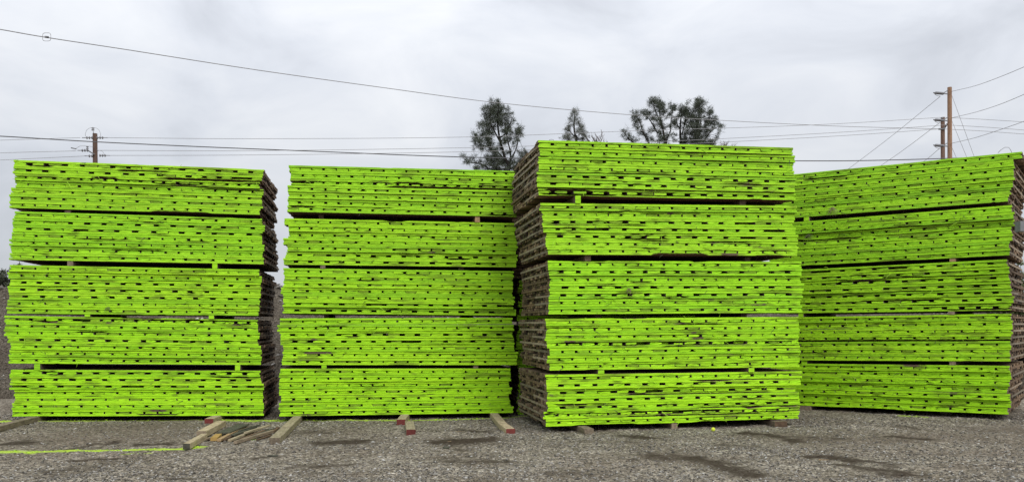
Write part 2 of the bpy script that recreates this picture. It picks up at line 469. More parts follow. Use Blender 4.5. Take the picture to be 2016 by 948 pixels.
sx, sy = sx[keep], sy[keep]; n = len(sx)
sz = bilerp(Z, sx, sy)
size = 0.006 + 0.014 * rng.random(n) ** 2.0 + 0.012 * (rng.random(n) > 0.985)
tone = np.clip(rng.random(n) ** 1.5, 0, 1)
ps = bilerp(line, sx, sy) * (0.5 + 0.8 * rng.random(n))
g_ = link("loose_gravel", stones("loose_gravel", np.stack([sx, sy, sz + size * 0.25], -1), size, tone, ps))
tag(g_, "loose pale and grey stones strewn over the gravel yard", kind="stuff")

# gravel bank behind the stacks
bx = np.arange(-40, 40.01, 0.25); by = np.arange(19.6, 34, 0.25)
BX, BY = np.meshgrid(bx, by)
prof = np.interp(BY, [19.6, 20.2, 24.2, 26.5, 33.7], [-0.15, 0.1, 1.0, 1.02, -0.05])
crest = np.interp(BX, [-40, -14.5, -11, -6.5, -3, 0.5, 6, 13, 40], [2.3, 2.6, 2.75, 2.85, 2.6, 2.4, 2.2, 2.3, 2.3])
BZ = prof * (crest + 0.5 * (vnoise(BX, BY, 0.35, 41) - 0.5)) + 0.18 * (vnoise(BX, BY, 1.3, 42) - 0.5) + 0.08 * (vnoise(BX, BY, 3.7, 43) - 0.5)
bi = np.arange(BX.size).reshape(BX.shape)
bq = np.stack([bi[:-1, :-1], bi[:-1, 1:], bi[1:, 1:], bi[1:, :-1]], -1).reshape(-1, 4)
bank = link("gravel_bank", fast_mesh("gravel_bank", np.stack([BX, BY, BZ], -1).reshape(-1, 3), bq, [M_BANK],
            {"brown": np.full(BX.shape, 0.25), "stain": np.zeros(BX.shape), "paint": np.zeros(BX.shape)}))
tag(bank, "brown stony gravel bank behind the timber mat stacks", kind="structure")
n = 14000
rx = rng.random(n) * 34 - 17; ry = 19.9 + rng.random(n) * 5.5
ii = np.clip(((rx + 40) / .25).astype(int), 0, BX.shape[1] - 1); jj = np.clip(((ry - 19.6) / .25).astype(int), 0, BX.shape[0] - 1)
rs = 0.02 + 0.07 * rng.random(n) ** 3
s_ = link("bank_stones", stones("bank_stones", np.stack([rx, ry, BZ[jj, ii] + rs * 0.2], -1), rs, rng.random(n) ** 1.0, np.zeros(n)))
tag(s_, "stones lying over the brown gravel bank", kind="stuff")

# ------------------------------------------------------------------ timber mats
DEPTH = 2.44
PLY = 0.038
def long_board_mesh(W, wear, bites, x0, x1, front=None):
    """front edge board of a mat's outer ply: grid of stations along x with a ragged painted front"""
    st = np.arange(x0, x1, 0.045); st = np.append(st, x1)
    n = len(st)
    zt = np.zeros(n); zb = np.zeros(n); yf = np.zeros(n); wr = np.zeros(n)
    ph = random.random() * 6.28
    yf += 0.006 * np.sin(st * random.uniform(.5, 2.0) + ph)
    zt += rng.normal(0, 0.0005, n); zb += rng.normal(0, 0.0005, n); yf += np.abs(rng.normal(0, 0.002, n))
    for _ in range(rng.poisson(1.2 + 3.6 * wear)):
        c = random.uniform(x0, x1); hw = random.choice((.03, .06, .12, .3)) * random.uniform(.6, 1.5)
        d = random.uniform(.002, .006 + .009 * wear)
        mk = np.clip(1.25 - np.abs(st - c) / hw, 0, 1) ** .5 * (np.abs(st - c) < hw) * (0.7 + 0.5 * rng.random(n))
        if random.random() < .6: zb += d * mk
        else: zt -= d * mk
        yf += random.uniform(0, .015) * mk
        wr += mk * random.uniform(.1, .8)
    for _ in range(rng.poisson(2 + 4.5 * wear)):
        c = random.uniform(x0, x1); wr += random.uniform(.3, 1.0) * np.exp(-((st - c) / random.uniform(.05, .3)) ** 2)
    for (a, b, d, top, wv) in bites:
        xa, xb = a * W, b * W
        mk = np.clip(np.minimum(st - xa, xb - st) / 0.10, 0, 1) if b < .99 else np.clip((st - xa) / .25, 0, 1)
        mk = mk * (0.8 + 0.3 * rng.random(n))
        if top: zt -= d * mk
        else: zb += d * mk
        yf += .012 * mk * (d > .01); wr += wv * mk
    zt = np.maximum(zt, -.034); zb = np.minimum(zb, .034)
    hi = PLY + zt; lo = np.minimum(zb, hi - .003)
    bev = 0.004
    P = []
    for i in range(n):
        x = st[i]; h = hi[i] - lo[i]; bv = min(bev, h * .3)
        P += [(x, .185, 0.0), (x, yf[i] + bv * .8, lo[i]), (x, yf[i], lo[i] + bv * .8), (x, yf[i] + .001, (lo[i] + hi[i]) / 2), (x, yf[i], hi[i] - bv), (x, yf[i] + bv * 1.2, hi[i]), (x, .185, PLY)]
    K = 7; fs = []; fm = []
    for i in range(n - 1):
        for k in range(K):
            k2 = (k + 1) % K
            fs.append((i * K + k, (i + 1) * K + k, (i + 1) * K + k2, i * K + k2)); fm.append(1 if k in (0, 5, 6) else 0)
    fs.append(tuple(range(K - 1, -1, -1))); fm.append(1)
    fs.append(tuple((n - 1) * K + k for k in range(K))); fm.append(1)
    fs = [f[::-1] for f in fs]
    return make_mesh("edge_board", P, fs, [front or M_PAINT, M_SIDE], fm, True, {"wear": np.repeat(wr, K)})

def set_flat(me):
    me.polygons.foreach_set("use_smooth", np.zeros(len(me.polygons), dtype=bool))

# shared meshes of cross board ends
LEN_F = 1.15
def cross_mesh(w, rough, paint):
    nxs, nzs = 5, 4
    P = []; wr = []
    ch = [random.random() < .25 * (1 + rough) for _ in range(4)]
    topcut = random.choice((0, 0, 0, 0, 0, .003, .008)) * (1 + rough)
    tone = random.choice((0.0, 0.0, 0.1, 0.2, 0.5)) if paint is M_PAINT else random.choice((0., .3, .55, .9))
    for j in range(nzs):
        for i in range(nxs):
            x = w * i / (nxs - 1); z = .0385 * j / (nzs - 1)
            y = abs(random.gauss(0, .002 + .006 * rough))
            if (i in (0, nxs - 1)) and (j in (0, nzs - 1)) and ch[(i > 0) + 2 * (j > 0)]:
                x += random.uniform(.004, .02) * (1 if i == 0 else -1); z += random.uniform(.002, .010) * (1 if j == 0 else -1); y += .006
            if j == nzs - 1: z -= topcut * random.uniform(.4, 1.2)
            if i in (0, nxs - 1): x += random.uniform(-.003, .003)
            P.append((x, y, z)); wr.append(tone + random.uniform(0, .3))
    F_ = [(j * nxs + i, j * nxs + i + 1, (j + 1) * nxs + i + 1, (j + 1) * nxs + i) for j in range(nzs - 1) for i in range(nxs - 1)]
    fm = [0] * len(F_)
    b = len(P)
    P += [(0, LEN_F, 0), (w, LEN_F, 0), (w, LEN_F, .037), (0, LEN_F, .037)]; wr += [0] * 4
    bot = [i for i in range(nxs)]; top = [(nzs - 1) * nxs + i for i in range(nxs)]
    lef = [j * nxs for j in range(nzs)]; rig = [j * nxs + nxs - 1 for j in range(nzs)]
    F_ += [tuple([b, b + 1] + bot[::-1]), tuple([b + 3] + top + [b + 2]), tuple([b] + lef + [b + 3]), tuple([b + 1, b + 2] + rig[::-1]), (b, b + 3, b + 2, b + 1)]
    fm += [1, 1, 2, 2, 1]
    return make_mesh("cross_board", P, F_, [paint, M_SIDE, M_STRIP], fm, False, {"wear": wr})
CROSS_N = [cross_mesh(random.uniform(.176, .198), .3, M_PAINT if k % 5 > 1 else M_GRIME) for k in range(36)]
CROSS_W = [cross_mesh(random.uniform(.165, .22), .5, M_PAINT if k % 3 else M_GRIME) for k in range(24)]
CROSS_R = [cross_mesh(random.uniform(.12, .2), 1.3, M_GRIME if k % 3 else M_PAINT) for k in range(24)]
def cw(me): return max(v.co.x for v in me.vertices)
CROSS_U = [cross_mesh(random.uniform(.176, .196), .5, M_BROWN) for k in range(8)]
for L_ in (CROSS_N, CROSS_W, CROSS_R, CROSS_U):
    for me in L_: me["w"] = cw(me)

def inner_mesh(W):
    """everything behind the front edge: other long boards of both plies and unseen rear half boards added to block light in the gaps"""
    mb = MB()
    pitch = (DEPTH - .19) / 11
    for z0 in (0.0, 2 * PLY + .002):
        for k in range(11):
            y0 = .192 + k * pitch; wv = pitch - random.uniform(.035, .075)
            mb.box(abs(random.gauss(.004, .018)), W - abs(random.gauss(.004, .018)), y0, y0 + wv, z0 + random.uniform(0, .002), z0 + PLY - random.uniform(0, .003), random.choice((0, 0, 2, 3, 3)))
    x = -.06  # added half boards, staggered so no light shows through from behind
    while x < W - .05:
        w = random.uniform(.18, .20)
        xa = max(x, .03); xb = min(x + w, W - .03)
        mb.box(xa, xb, LEN_F + .02, DEPTH - random.uniform(0, .03), PLY + .002, 2 * PLY, [0, 0, 0, 0, 1, 1]); x += w + .03
    sm = random.choice((0, 1))
    # the outermost cross boards run on as one pale edge strip
    mb.box(random.uniform(-.006, .014), .05, .2 + .01, DEPTH - .04, PLY + .0025, 2 * PLY - .001, [0, 0, 0, 0, sm, sm])
    mb.box(W - .05, W + random.uniform(-.010, .012), .2, DEPTH - .04, PLY + .0025, 2 * PLY - .001, [0, 0, 0, 0, sm, sm])
    return mb.mesh("inner_boards", [M_SIDE, M_STRIP, M_SIDE2, M_SIDE3])

INNER = {}
def fibre_mesh(W, n):
    mb = MB()
    for _ in range(n):
        p = Vector((random.uniform(.05, W - .05), -.002, random.choice((.0, .036, .076, .112)) + random.uniform(-.004, .004)))
        L = random.uniform(.03, .14); d = Vector((random.uniform(-1, 1), -random.uniform(.05, .35), random.uniform(-.6, .35))).normalized()
        q = p + d * L * .5 + Vector((0, 0, .004)); r = p + d * L + Vector((0, 0, -L * .15))
        mb.tube([p, q, r], [.0045, .0035, .001], 4, random.choice((0, 0, 0, 1)))
    return mb.mesh("torn_fibre", [M_LIMEGRASS, M_DARKW])

BITES = {  # (stack, bundle, mat): [(ply, from, to, depth, on_top_edge, wear)]
    (0, 0, 1): [('b', .56, 1.0, .028, False, .6), ('t', .4, .5, .012, True, .9)],
    (0, 0, 2): [('t', .30, .42, .03, False, 1.6), ('b', .55, .75, .02, True, 1.3), ('t', .6, .95, .012, True, .7)],
    (0, 0, 3): [('t', .72, 1.0, .016, False, .4)],
    (0, 0, 0): [('b', .04, .16, .02, True, .7), ('b', .4, .62, .018, False, 1.1)],
    (0, 0, 6): [('b', .55, .8, .02, False, .7)],
    (0, 1, 3): [('b', .24, .42, .02, True, .5)], (0, 1, 5): [('t', .38, .6, .016, False, .4)],
    (0, 3, 2): [('t', .26, .40, .02, False, .8)], (0, 3, 0): [('t', .36, 1.0, .012, False, .5)],
    (0, 4, 6): [('b', .48, .66, .02, True, .8)], (0, 4, 1): [('t', .78, 1.0, .02, True, .4)],
    (1, 0, 2): [('b', .40, 1.0, .034, False, .4), ('t', .44, .58, .026, False, .6), ('t', .32, .44, .012, False, .8)],
    (1, 0, 6): [('t', .0, .13, .03, True, .2), ('t', .13, .46, .014, True, .3), ('b', .84, 1.0, .02, True, .2)],
    (1, 1, 0): [('t', .42, .52, .02, True, .7)], (1, 1, 5): [('b', .68, .8, .03, True, .2)],
    (1, 2, 1): [('b', .3, .42, .02, True, .6)], (1, 2, 6): [('t', .44, .5, .03, False, .6)],
    (1, 3, 1): [('t', .15, .3, .02, False, .8)], (1, 3, 2): [('b', .26, .34, .018, True, 1.0), ('b', .8, .9, .01, True, 1.5)],
    (1, 3, 5): [('t', .05, .22, .004, True, 1.5), ('b', .05, .16, .002, True, 1.5)], (1, 3, 6): [('t', .05, .18, .004, True, 1.4)],
    (2, 0, 6): [('b', .0, .30, .026, True, .6), ('b', .3, .6, .012, True, .7), ('t', .02, .2, .028, False, .3)],
    (2, 0, 3): [('b', .25, .5, .012, False, .9)], (2, 1, 5): [('t', .6, .8, .018, True, 1.1)],
    (2, 1, 6): [('b', .40, .63, .030, False, 1.4), ('t', .36, .44, .02, True, .8)],
    (2, 2, 2): [('b', .3, .4, .02, True, 1.2)], (2, 3, 2): [('b', .55, .62, .01, True, 1.9)], (2, 3, 3): [('t', .05, .6, .010, False, 1.2), ('b', .5, .8, .01, True, 1.0)],
    (2, 3, 0): [('b', .5, .7, .016, False, .7)], (2, 4, 4): [('t', .02, .16, .028, True, .7), ('t', .16, .24, .014, True, .7), ('b', .55, 1.0, .016, False, .6)],
    (2, 4, 5): [('b', .3, .85, .02, False, .9), ('t', .3, .7, .016, False, .8)], (2, 4, 6): [('b', .55, 1.0, .018, False, .3), ('b', .1, .35, .012, False, .2)],
    (2, 4, 1): [('t', .55, 1.0, .016, True, .5)], (2, 4, 2): [('b', .3, .9, .014, False, .9)],
    (3, 0, 1): [('t', .15, .36, .018, True, .9)], (3, 1, 3): [('t', .0, .42, .020, True, .4), ('t', .45, .8, .012, True, .6)], (3, 1, 2): [('b', .0, .16, .02, False, 1.2)],
    (3, 2, 6): [('b', .72, 1.0, .022, True, .6)], (3, 2, 2): [('t', .3, .55, .02, False, .8)], (3, 2, 5): [('t', .4, .75, .02, False, .4)],
    (3, 3, 3): [('b', .0, 1.0, .030, False, .3)], (3, 3, 5): [('b', .12, .26, .02, True, .9)], (3, 4, 1): [('t', .35, .5, .02, True, .2)],
}
ORD = ["uppermost", "second", "third", "fourth", "fifth", "sixth", "seventh", "eighth", "ninth", "lowest"]
BUN = ["topmost", "second", "middle", "fourth", "lowest"]

# each stack: face line from two depths, then per bundle (TL, TR, BL, BR) in photo pixels, mat kinds
STACKS = [
 dict(name="leftmost stack", l=(22, 15.3), r=(518, 15.98), wear=.45, bundles=[
  ((24, 314), (519, 333), (21, 409), (513, 423), "wwrnnnn"), ((28, 415), (523, 430), (17, 511), (514, 520), "nwwnnnn"),
  ((16, 520.5), (512, 530), (13, 617), (512, 621), "nnwwwnn"), ((8, 620.5), (507, 629), (18, 715), (513, 718), "rnnwnnn"),
  ((18, 727), (516, 729), (27, 819), (519, 817.5), "wwwnnnn")]),
 dict(name="second stack from left", l=(568, 15.66), r=(1012, 16.25), wear=.4, bundles=[
  ((569, 325), (1020, 336), (569, 417), (1017, 427), "nnrnnnn"), ((564.5, 429), (1016, 438.6), (561, 520.6), (1017, 526), "nnnnnww"),
  ((559, 527), (1011, 533), (554, 616.6), (1012, 621), "nnnnnww"), ((549.5, 626), (1007, 624), (556, 718), (1015, 718), "nnwwnnn"),
  ((552, 724.5), (1006, 724.5), (550, 819), (1004, 812), "nnnnnnn")]),
 dict(name="third stack from left", l=(1068, 13.74), r=(1568, 14.49), wear=.7, bundles=[
  ((1061, 275.5), (1564.6, 290.7), (1061, 384), (1568, 394), "nnnnwww"), ((1064, 400), (1566, 405), (1078, 501), (1574, 504), "nnwwwnn"),
  ((1082, 512), (1580, 514), (1082, 618.6), (1581, 615), "nwnwwnn"), ((1075, 627), (1573, 622.7), (1077, 729), (1575, 722), "nnnrnnn"),
  ((1075, 737), (1573, 730.5), (1079, 838.7), (1571, 825), "nwwwwrn")]),
 dict(name="rightmost stack", l=(1516, 17.36), r=(1992, 14.9), wear=.6, bundles=[
  ((1517, 346), (1997, 299), (1517, 432), (1990, 396), "nnnnnnn"), ((1518, 440.5), (1993, 403), (1519, 526), (1990, 502), "nnnnnnn"),
  ((1519, 533), (1989, 509), (1516, 617), (1989, 610.5), "wwwwwww"), ((1516, 624.5), (1990, 617), (1516, 708.5), (1989, 711), "nnnnnnn"),
  ((1515, 714.5), (1987, 719), (1515, 795), (1992, 816), "nnnnnnn")]),
 dict(name="rear stack", l=(1018, 16.75), r=(1440, 17.45), wear=.6, bundles=[
  ((1011, 405), (1440, 412), (1012, 546), (1440, 549), "uuuuuuuuuu"),
  ((1019, 550), (1440, 552), (1021, 632), (1440, 632), "nnnnnn"), ((1020, 638), (1440, 636), (1018, 726), (1440, 722), "nnwnnnn"),
  ((1020, 732), (1440, 728), (1019, 818), (1440, 812), "nnnnnnn")]),
]
GROUP = "lime painted timber mats piled in stacks"
def kindtext(k): return {"n": "small gaps", "w": "wide slots", "r": "splintered edges", "u": "small gaps"}[k]

class Face:
    def __init__(s, l, r):
        s.o = Vector(((l[0] - CX) / F * l[1], l[1], 0)); e_ = Vector(((r[0] - CX) / F * r[1], r[1], 0))
        s.d = (e_ - s.o).normalized(); s.n = Vector((-s.d.y, s.d.x, 0)); s.ang = math.atan2(s.d.y, s.d.x)
    def at(s, px, py):
        u = (px - CX) / F
        t = (u * s.o.y - s.o.x) / (s.d.x - u * s.d.y)
        return t, EYE - (py - HY) / F * (s.o.y + t * s.d.y)
    def w(s, t, y, z):
        p = s.o + s.d * t + s.n * y
        return Vector((p.x, p.y, z))

FACES = []
nmat = 0
for si, S in enumerate(STACKS):
    fc = Face(S['l'], S['r']); FACES.append(fc)
    S['fit'] = []
    for bi_, (TL, TR, BL, BR, kinds) in enumerate(S['bundles']):
        tl, tr, bl, br = fc.at(*TL), fc.at(*TR), fc.at(*BL), fc.at(*BR)
        S['fit'].append((tl, tr, bl, br))
        n = len(kinds)
        LIGHT_TINT = [(.96, .95, 1.3, 1), (.97, .96, 1.2, 1), (1.0, 1.0, 1.1, 1), (1.04, 1.03, 1.0, 1), (1.07, 1.06, .9, 1)][min(bi_, 4)]  # light painted in: tint brightens from the topmost bundle to the lowest
        bundle_tint = [LIGHT_TINT[0] + random.uniform(-.03, .03), LIGHT_TINT[1] + random.uniform(-.02, .02), LIGHT_TINT[2], 1]
        ybase = random.uniform(-.015, .02) + (.25 if kinds[0] == 'u' else 0)
        for k, kd in enumerate(kinds):
            f1 = (k + 1) / n                       # bottom of this mat, from the bundle's top down
            fmid = (k + .5) / n
            t0 = tl[0] * (1 - fmid) + bl[0] * fmid + random.gauss(0, .024)
            t1 = tr[0] * (1 - fmid) + br[0] * fmid + random.gauss(0, .024)
            if si == 3 and bi_ == 0 and k == 0: t1 += .10
            if si == 0 and bi_ == 2 and k in (1,): t1 += .06
            zl = tl[1] * (1 - f1) + bl[1] * f1; zr = tr[1] * (1 - f1) + br[1] * f1
            pitchz = ((tl[1] - bl[1]) * (1 if True else 0)) / n
            W = t1 - t0
            roll = math.atan2(zr - zl, W)
            zl0 = zl + (zr - zl) * (t0 - tl[0]) / max(W, 1)
            e_ = bpy.data.objects.new("timber_mat", None)
            col.objects.link(e_)
            e_.empty_display_size = .1
            e_.location = fc.w(t0, ybase + random.uniform(-.016, .022), zl0 + .002)
            e_.rotation_euler = (0, -roll, fc.ang + random.uniform(-.004, .004))
            pos = ORD[k] if k < n - 1 else "lowest"
            bn = BUN[bi_] if len(S['bundles']) == 5 else ("topmost", "second", "third", "lowest")[bi_]
            tag(e_, f"{'bare brown' if kd == 'u' else 'lime'} timber mat with {kindtext(kd)}, {pos} in {bn} bundle of {S['name']}", "timber mat", GROUP)
            wear = S['wear'] * random.uniform(.5, 1.3) + (.8 if kd == 'r' else 0) + (.15 if kd == 'w' else 0)
            bt = BITES.get((si, bi_, k), [])
            ply_gap = max(0.0, min(.0018, (pitchz - .114) / 3))
            zt_ = 2 * PLY + 2 * ply_gap
            for ply, z0 in (('b', 0.0), ('t', zt_)):
                me = long_board_mesh(W, wear, [b[1:] for b in bt if b[0] == ply], random.uniform(-.012, .012), W + random.uniform(-.012, .012), M_BROWN if kd == 'u' else None)
                set_flat(me)
                link("edge_board", me, e_, (0, random.uniform(-.006, .005), z0)).color = bundle_tint
            # cross boards
            pool, gap = {"n": (CROSS_N, .030), "u": (CROSS_U, .030), "w": (CROSS_W, .078), "r": (CROSS_R, .05)}[kd]
            row = []; x = random.uniform(.0, .012); x_start = x
            while True:
                me = random.choice(pool); w = me["w"]
                if row and x + w > W - .002: break
                g = gap * random.uniform(.5, 1.45) if kd != 'w' else gap * random.uniform(.85, 1.2)
                if random.random() < (.22 if kd in 'nu' else .12): g *= .15
                row.append((me, w, g)); x += w + g
            # stretch or squeeze the gaps so that the last board ends flush with the mat
            slack = (W - x_start - random.uniform(0, .012)) - sum(q[1] for q in row)
            kg = slack / max(1e-6, sum(q[2] for q in row[:-1]))
            x = x_start
            for me, w, g in row:
                y_in = random.uniform(.000, .009) + (random.uniform(.02, .2) if kd != 'n' and random.random() < .025 else 0)
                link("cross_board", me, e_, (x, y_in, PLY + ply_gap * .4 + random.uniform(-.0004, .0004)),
                     (0, random.gauss(0, .003), random.gauss(0, .0025))).color = bundle_tint
                x += w + g * kg
            me = inner_mesh(W)
            o = link("inner_boards", me, e_, (0, 0, 0)); o["kind"] = "stuff"
            fb = fibre_mesh(W, rng.poisson(1.5 + 4 * wear))
            if len(fb.vertices):
                o = link("torn_fibre", fb, e_); o["kind"] = "stuff"
            nmat += 1

# ------------------------------------------------------------------ timbers
def beam_mesh(L, w, h, m_long, m_end, name="timber"):
    """sawn timber along +y with eased, slightly wandering arrises"""
    c = min(w, h) * .06
    prof = [(-w / 2 + c, 0), (w / 2 - c, 0), (w / 2, c), (w / 2, h - c), (w / 2 - c, h), (-w / 2 + c, h), (-w / 2, h - c), (-w / 2, c)]
    ns = max(2, int(L / .25) + 1)
    P = []; fs = []; fm = []
    for i in range(ns):
        y = L * i / (ns - 1)
        dx = random.gauss(0, .0015)
        P += [(x + dx + random.gauss(0, .0008), y, z + random.gauss(0, .0008)) for x, z in prof]
    K = 8
    for i in range(ns - 1):
        for k in range(K):
            k2 = (k + 1) % K
            fs.append((i * K + k, i * K + k2, (i + 1) * K + k2, (i + 1) * K + k)); fm.append(0)
    fs.append(tuple(range(K - 1, -1, -1))); fm.append(1)
    fs.append(tuple((ns - 1) * K + k for k in range(K))); fm.append(2)
    return make_mesh(name, P, fs, [m_long, m_end, m_long], fm, False, {"wear": np.zeros(len(P))})

def beam(name, p, q, w, h, m_long, m_end, label, cat, group=None, z=0.0):
    p = Vector(p); q = Vector(q); d = q - p
    o = link(name, beam_mesh(math.hypot(d.x, d.y), w, h, m_long, m_end, name), None, (p.x, p.y, p.z + z))
    o.rotation_euler = (math.atan2(q.z - p.z, math.hypot(d.x, d.y)), 0, math.atan2(d.y, d.x) - math.pi / 2)
    return tag(o, label, cat, group)

# spacers between bundles: (stack, upper bundle, px, width, recess, lime front, where)
SP = [(0, 0, 131, .10, .06, 0, "left"), (0, 0, 430, .10, .35, 0, "right"), (0, 1, 137, .10, .03, 0, "left"), (0, 1, 423, .09, .0, 1, "right"),
      (0, 2, 172, .09, .0, 1, "left"), (0, 2, 416, .09, .0, 1, "right"), (0, 3, 73, .10, .0, 1, "left"), (0, 3, 468, .09, .0, 1, "right"),
      (1, 0, 940, .09, .02, 2, "right"), (1, 0, 630, .09, .30, 0, "left"), (1, 1, 635, .09, .02, 0, "left"), (1, 1, 910, .09, .18, 0, "right"),
      (1, 2, 640, .09, .40, 0, "left"), (1, 2, 930, .09, .40, 0, "right"), (1, 3, 638, .09, .0, 1, "left"), (1, 3, 937, .09, .01, 0, "right"),
      (2, 0, 1137, .09, -.04, 1, "left"), (2, 0, 1470, .11, .15, 0, "right"), (2, 1, 1161, .10, .10, 0, "left"), (2, 1, 1485, .10, .25, 0, "right"),
      (2, 2, 1190, .10, .35, 0, "left"), (2, 2, 1480, .10, .30, 0, "right"), (2, 3, 1183, .10, -.01, 1, "left"), (2, 3, 1479, .10, -.01, 1, "right"),
      (3, 0, 1588, .10, .0, 1, "left"), (3, 0, 1890, .10, .35, 0, "right"), (3, 1, 1580, .10, .35, 0, "left"), (3, 1, 1875, .10, .02, 2, "right"),
      (3, 2, 1576, .10, .02, 1, "left"), (3, 2, 1873, .10, .01, 0, "right"), (3, 3, 1583, .11, .01, 1, "left"), (3, 3, 1875, .10, .0, 0, "right"),
      *[(4, k, x, .09, .1, 0, w) for k in range(3) for x, w in ((1060, "left"), (1380, "right"))]]
BT = ["first", "second", "third", "fourth"]
for (si, bi_, px, w, rec, lime, side) in SP:
    fc = FACES[si]; fit = STACKS[si]['fit']
    up, lo_ = fit[bi_], fit[bi_ + 1]
    t, _ = fc.at(px, 600)
    def zat(a, b): return a[1] + (b[1] - a[1]) * (t - a[0]) / (b[0] - a[0])
    zu = zat(up[2], up[3]); zl = zat(lo_[0], lo_[1])
    h = max(.03, zu - zl - .003)
    p = fc.w(t, rec, zl + .001); q = fc.w(t, DEPTH - .1, zl + .001)
    me_l, me_e = (M_OLD, M_OLD) if lime == 0 else ((M_OLD, M_PAINT) if lime == 1 else (M_TANW, M_TANW))
    look = ("bare grey", "lime faced", "bare tan")[lime]
    beam("timber_spacer", p, q, w, h, me_l, me_e,
         f"{look} timber spacer at {side} under {(BUN if len(fit) == 5 else ('topmost', 'middle', 'lowest'))[bi_]} bundle of {STACKS[si]['name']}", "spacer", "timber spacers between mat bundles")

# supports and timbers on the ground
G = "sawn timbers lying on the gravel by the stacks"
def gb(f, b, w, h, ml, me_, label, z=0.0, cat="timber", name="sawn_timber"):
    return beam(name, f, b, w, h, ml, me_, label, cat, G, z)
def V(x, y): return Vector((x, y, gz(x)))
gb(V(-8.28, 13.60), V(-8.62, 16.4), .15, .09, M_OLD, M_BROWN, "long grey timber reaching out from the left corner of leftmost stack")
gb(V(-5.37, 15.30), V(-5.55, 17.2), .15, .09, M_BEAM, M_RED, "red ended timber with lime top tucked under leftmost stack")
gb(V(-4.85, 13.48), V(-5.03, 14.95), .15, .10, M_BEAM, M_OLD, "tan timber lying before the red ended one at leftmost stack")
gb(V(-4.60, 12.20), V(-4.74, 13.3), .095, .085, M_BEAM, M_DARKW, "slim tan timber nearest the end of the sprayed lime line")
gb(V(-3.48, 12.66), V(-3.655, 13.93), .15, .095, M_BEAM, M_OLD, "front one of two tan timbers laid end to end beside slat pile")
gb(V(-3.66, 13.96), V(-4.07, 16.9), .15, .095, M_BEAM, M_OLD, "rear one of two tan timbers running under second stack beside slat pile")
gb(V(-1.94, 15.07), V(-2.05, 17.6), .15, .095, M_BEAM, M_RED, "red ended timber sticking out under middle of second stack")
gb(V(-1.60, 13.66), V(-1.77, 14.88), .145, .09, M_BEAM, M_RED, "short red ended timber lying loose before middle of second stack")
gb(V(-.02, 13.73), V(-.145, 14.45), .145, .09, M_BEAM, M_RED, "short red ended timber at front of the right hand pair of second stack")
gb(V(-.15, 14.47), V(-.49, 17.6), .145, .09, M_BEAM, M_OLD, "long tan timber running under right corner of second stack")
B3 = FACES[2]; B4 = FACES[3]; B1 = FACES[0]; B5 = FACES[4]
def base(fc, px, rec, depth, w, ml, me_, label, si, skew=0.0):
    t, _ = fc.at(px, 700)
    fit = STACKS[si]['fit'][-1]
    zb = fit[2][1] + (fit[3][1] - fit[2][1]) * (t - fit[2][0]) / (fit[3][0] - fit[2][0])
    p = fc.w(t, rec, 0); q = fc.w(t + skew, rec + depth, 0)
    z0 = gz(p.x) - .01
    p.z = q.z = z0
    beam("sawn_timber", p, q, w, max(.05, zb - z0 - .004), ml, me_, label, "timber", G)
base(B3, 1148, -.38, 2.4, .15, M_OLD, M_OLD, "grey block end poking out under left corner of third stack", 2, skew=-.12)
base(B3, 1327, -.02, 2.2, .10, M_OLD, M_OLD, "small grey block under middle of third stack", 2)
base(B3, 1530, -.14, 2.3, .22, M_OLD, M_BROWN, "wide brown block under right end of third stack", 2)
base(B4, 1586, -.03, 2.2, .20, M_OLD, M_OLD, "grey block under left end of rightmost stack", 3)
base(B4, 1850, .5, 1.9, .15, M_OLD, M_OLD, "timber in shadow under right end of rightmost stack", 3)
base(B5, 1060, .1, 2.2, .15, M_OLD, M_OLD, "timber under left end of rear stack", 4)
base(B5, 1400, .1, 2.2, .15, M_OLD, M_OLD, "timber under right end of rear stack", 4)
base(B1, 480, .5, 1.8, .15, M_OLD, M_OLD, "timber in shadow under right end of leftmost stack", 0)

GP = "loose slats in the pile on the gravel"
def slat(a, b, w, h, m, label, z=0.0):
    beam("loose_slat", gpt(*a), gpt(*b), w, h, m, m, label, "slat", GP, z)
slat((440, 857), (479, 840), .20, .022, M_DARKW, "wide dark wet board at back left of the slat pile", .035)
slat((421, 867), (430, 859), .10, .05, M_YEL, "short yellow wood block at left of the slat pile", .0)
slat((431, 868), (478, 843), .06, .035, M_TANW, "bright tan slat beside the yellow block", .0)
slat((443, 866), (489, 843), .05, .03, M_BROWN, "dark brown slat right of the bright tan slat", .0)
slat((459, 861), (503, 844), .07, .022, M_DARKW, "dark slat across the middle of the slat pile", .03)
slat((452, 868), (510, 845), .055, .03, M_BEAM, "long tan slat in middle of the slat pile", .0)
slat((484, 858), (531, 843), .06, .025, M_BEAM, "raised tan slat at right of the slat pile", .045)
slat((463, 873), (536, 851), .05, .045, M_OLD, "foremost long slat of the pile with a lime fleck", .0)
slat((475, 866), (520, 849), .05, .03, M_BROWN, "brown slat under the raised slat of the pile", .0)
slat((536, 851), (547, 843), .06, .03, M_BROWN, "short brown stub at right end of the slat pile", .0)
slat((498, 861), (541, 846), .035, .02, M_DARKW, 'thin dark stick leaning right toward the end to end timbers', .02)
slat((470, 855), (512, 842), .03, .02, M_DARKW, 'thin dark stick behind the other slats of the pile', .05)
slat((507, 866), (533, 857), .04, .02, M_BROWN, 'short dark splinter board right of the foremost slat', .0)
slat((403, 866), (414, 862), .05, .02, M_OLD, "thin grey stub between slim timber and yellow block", .0)

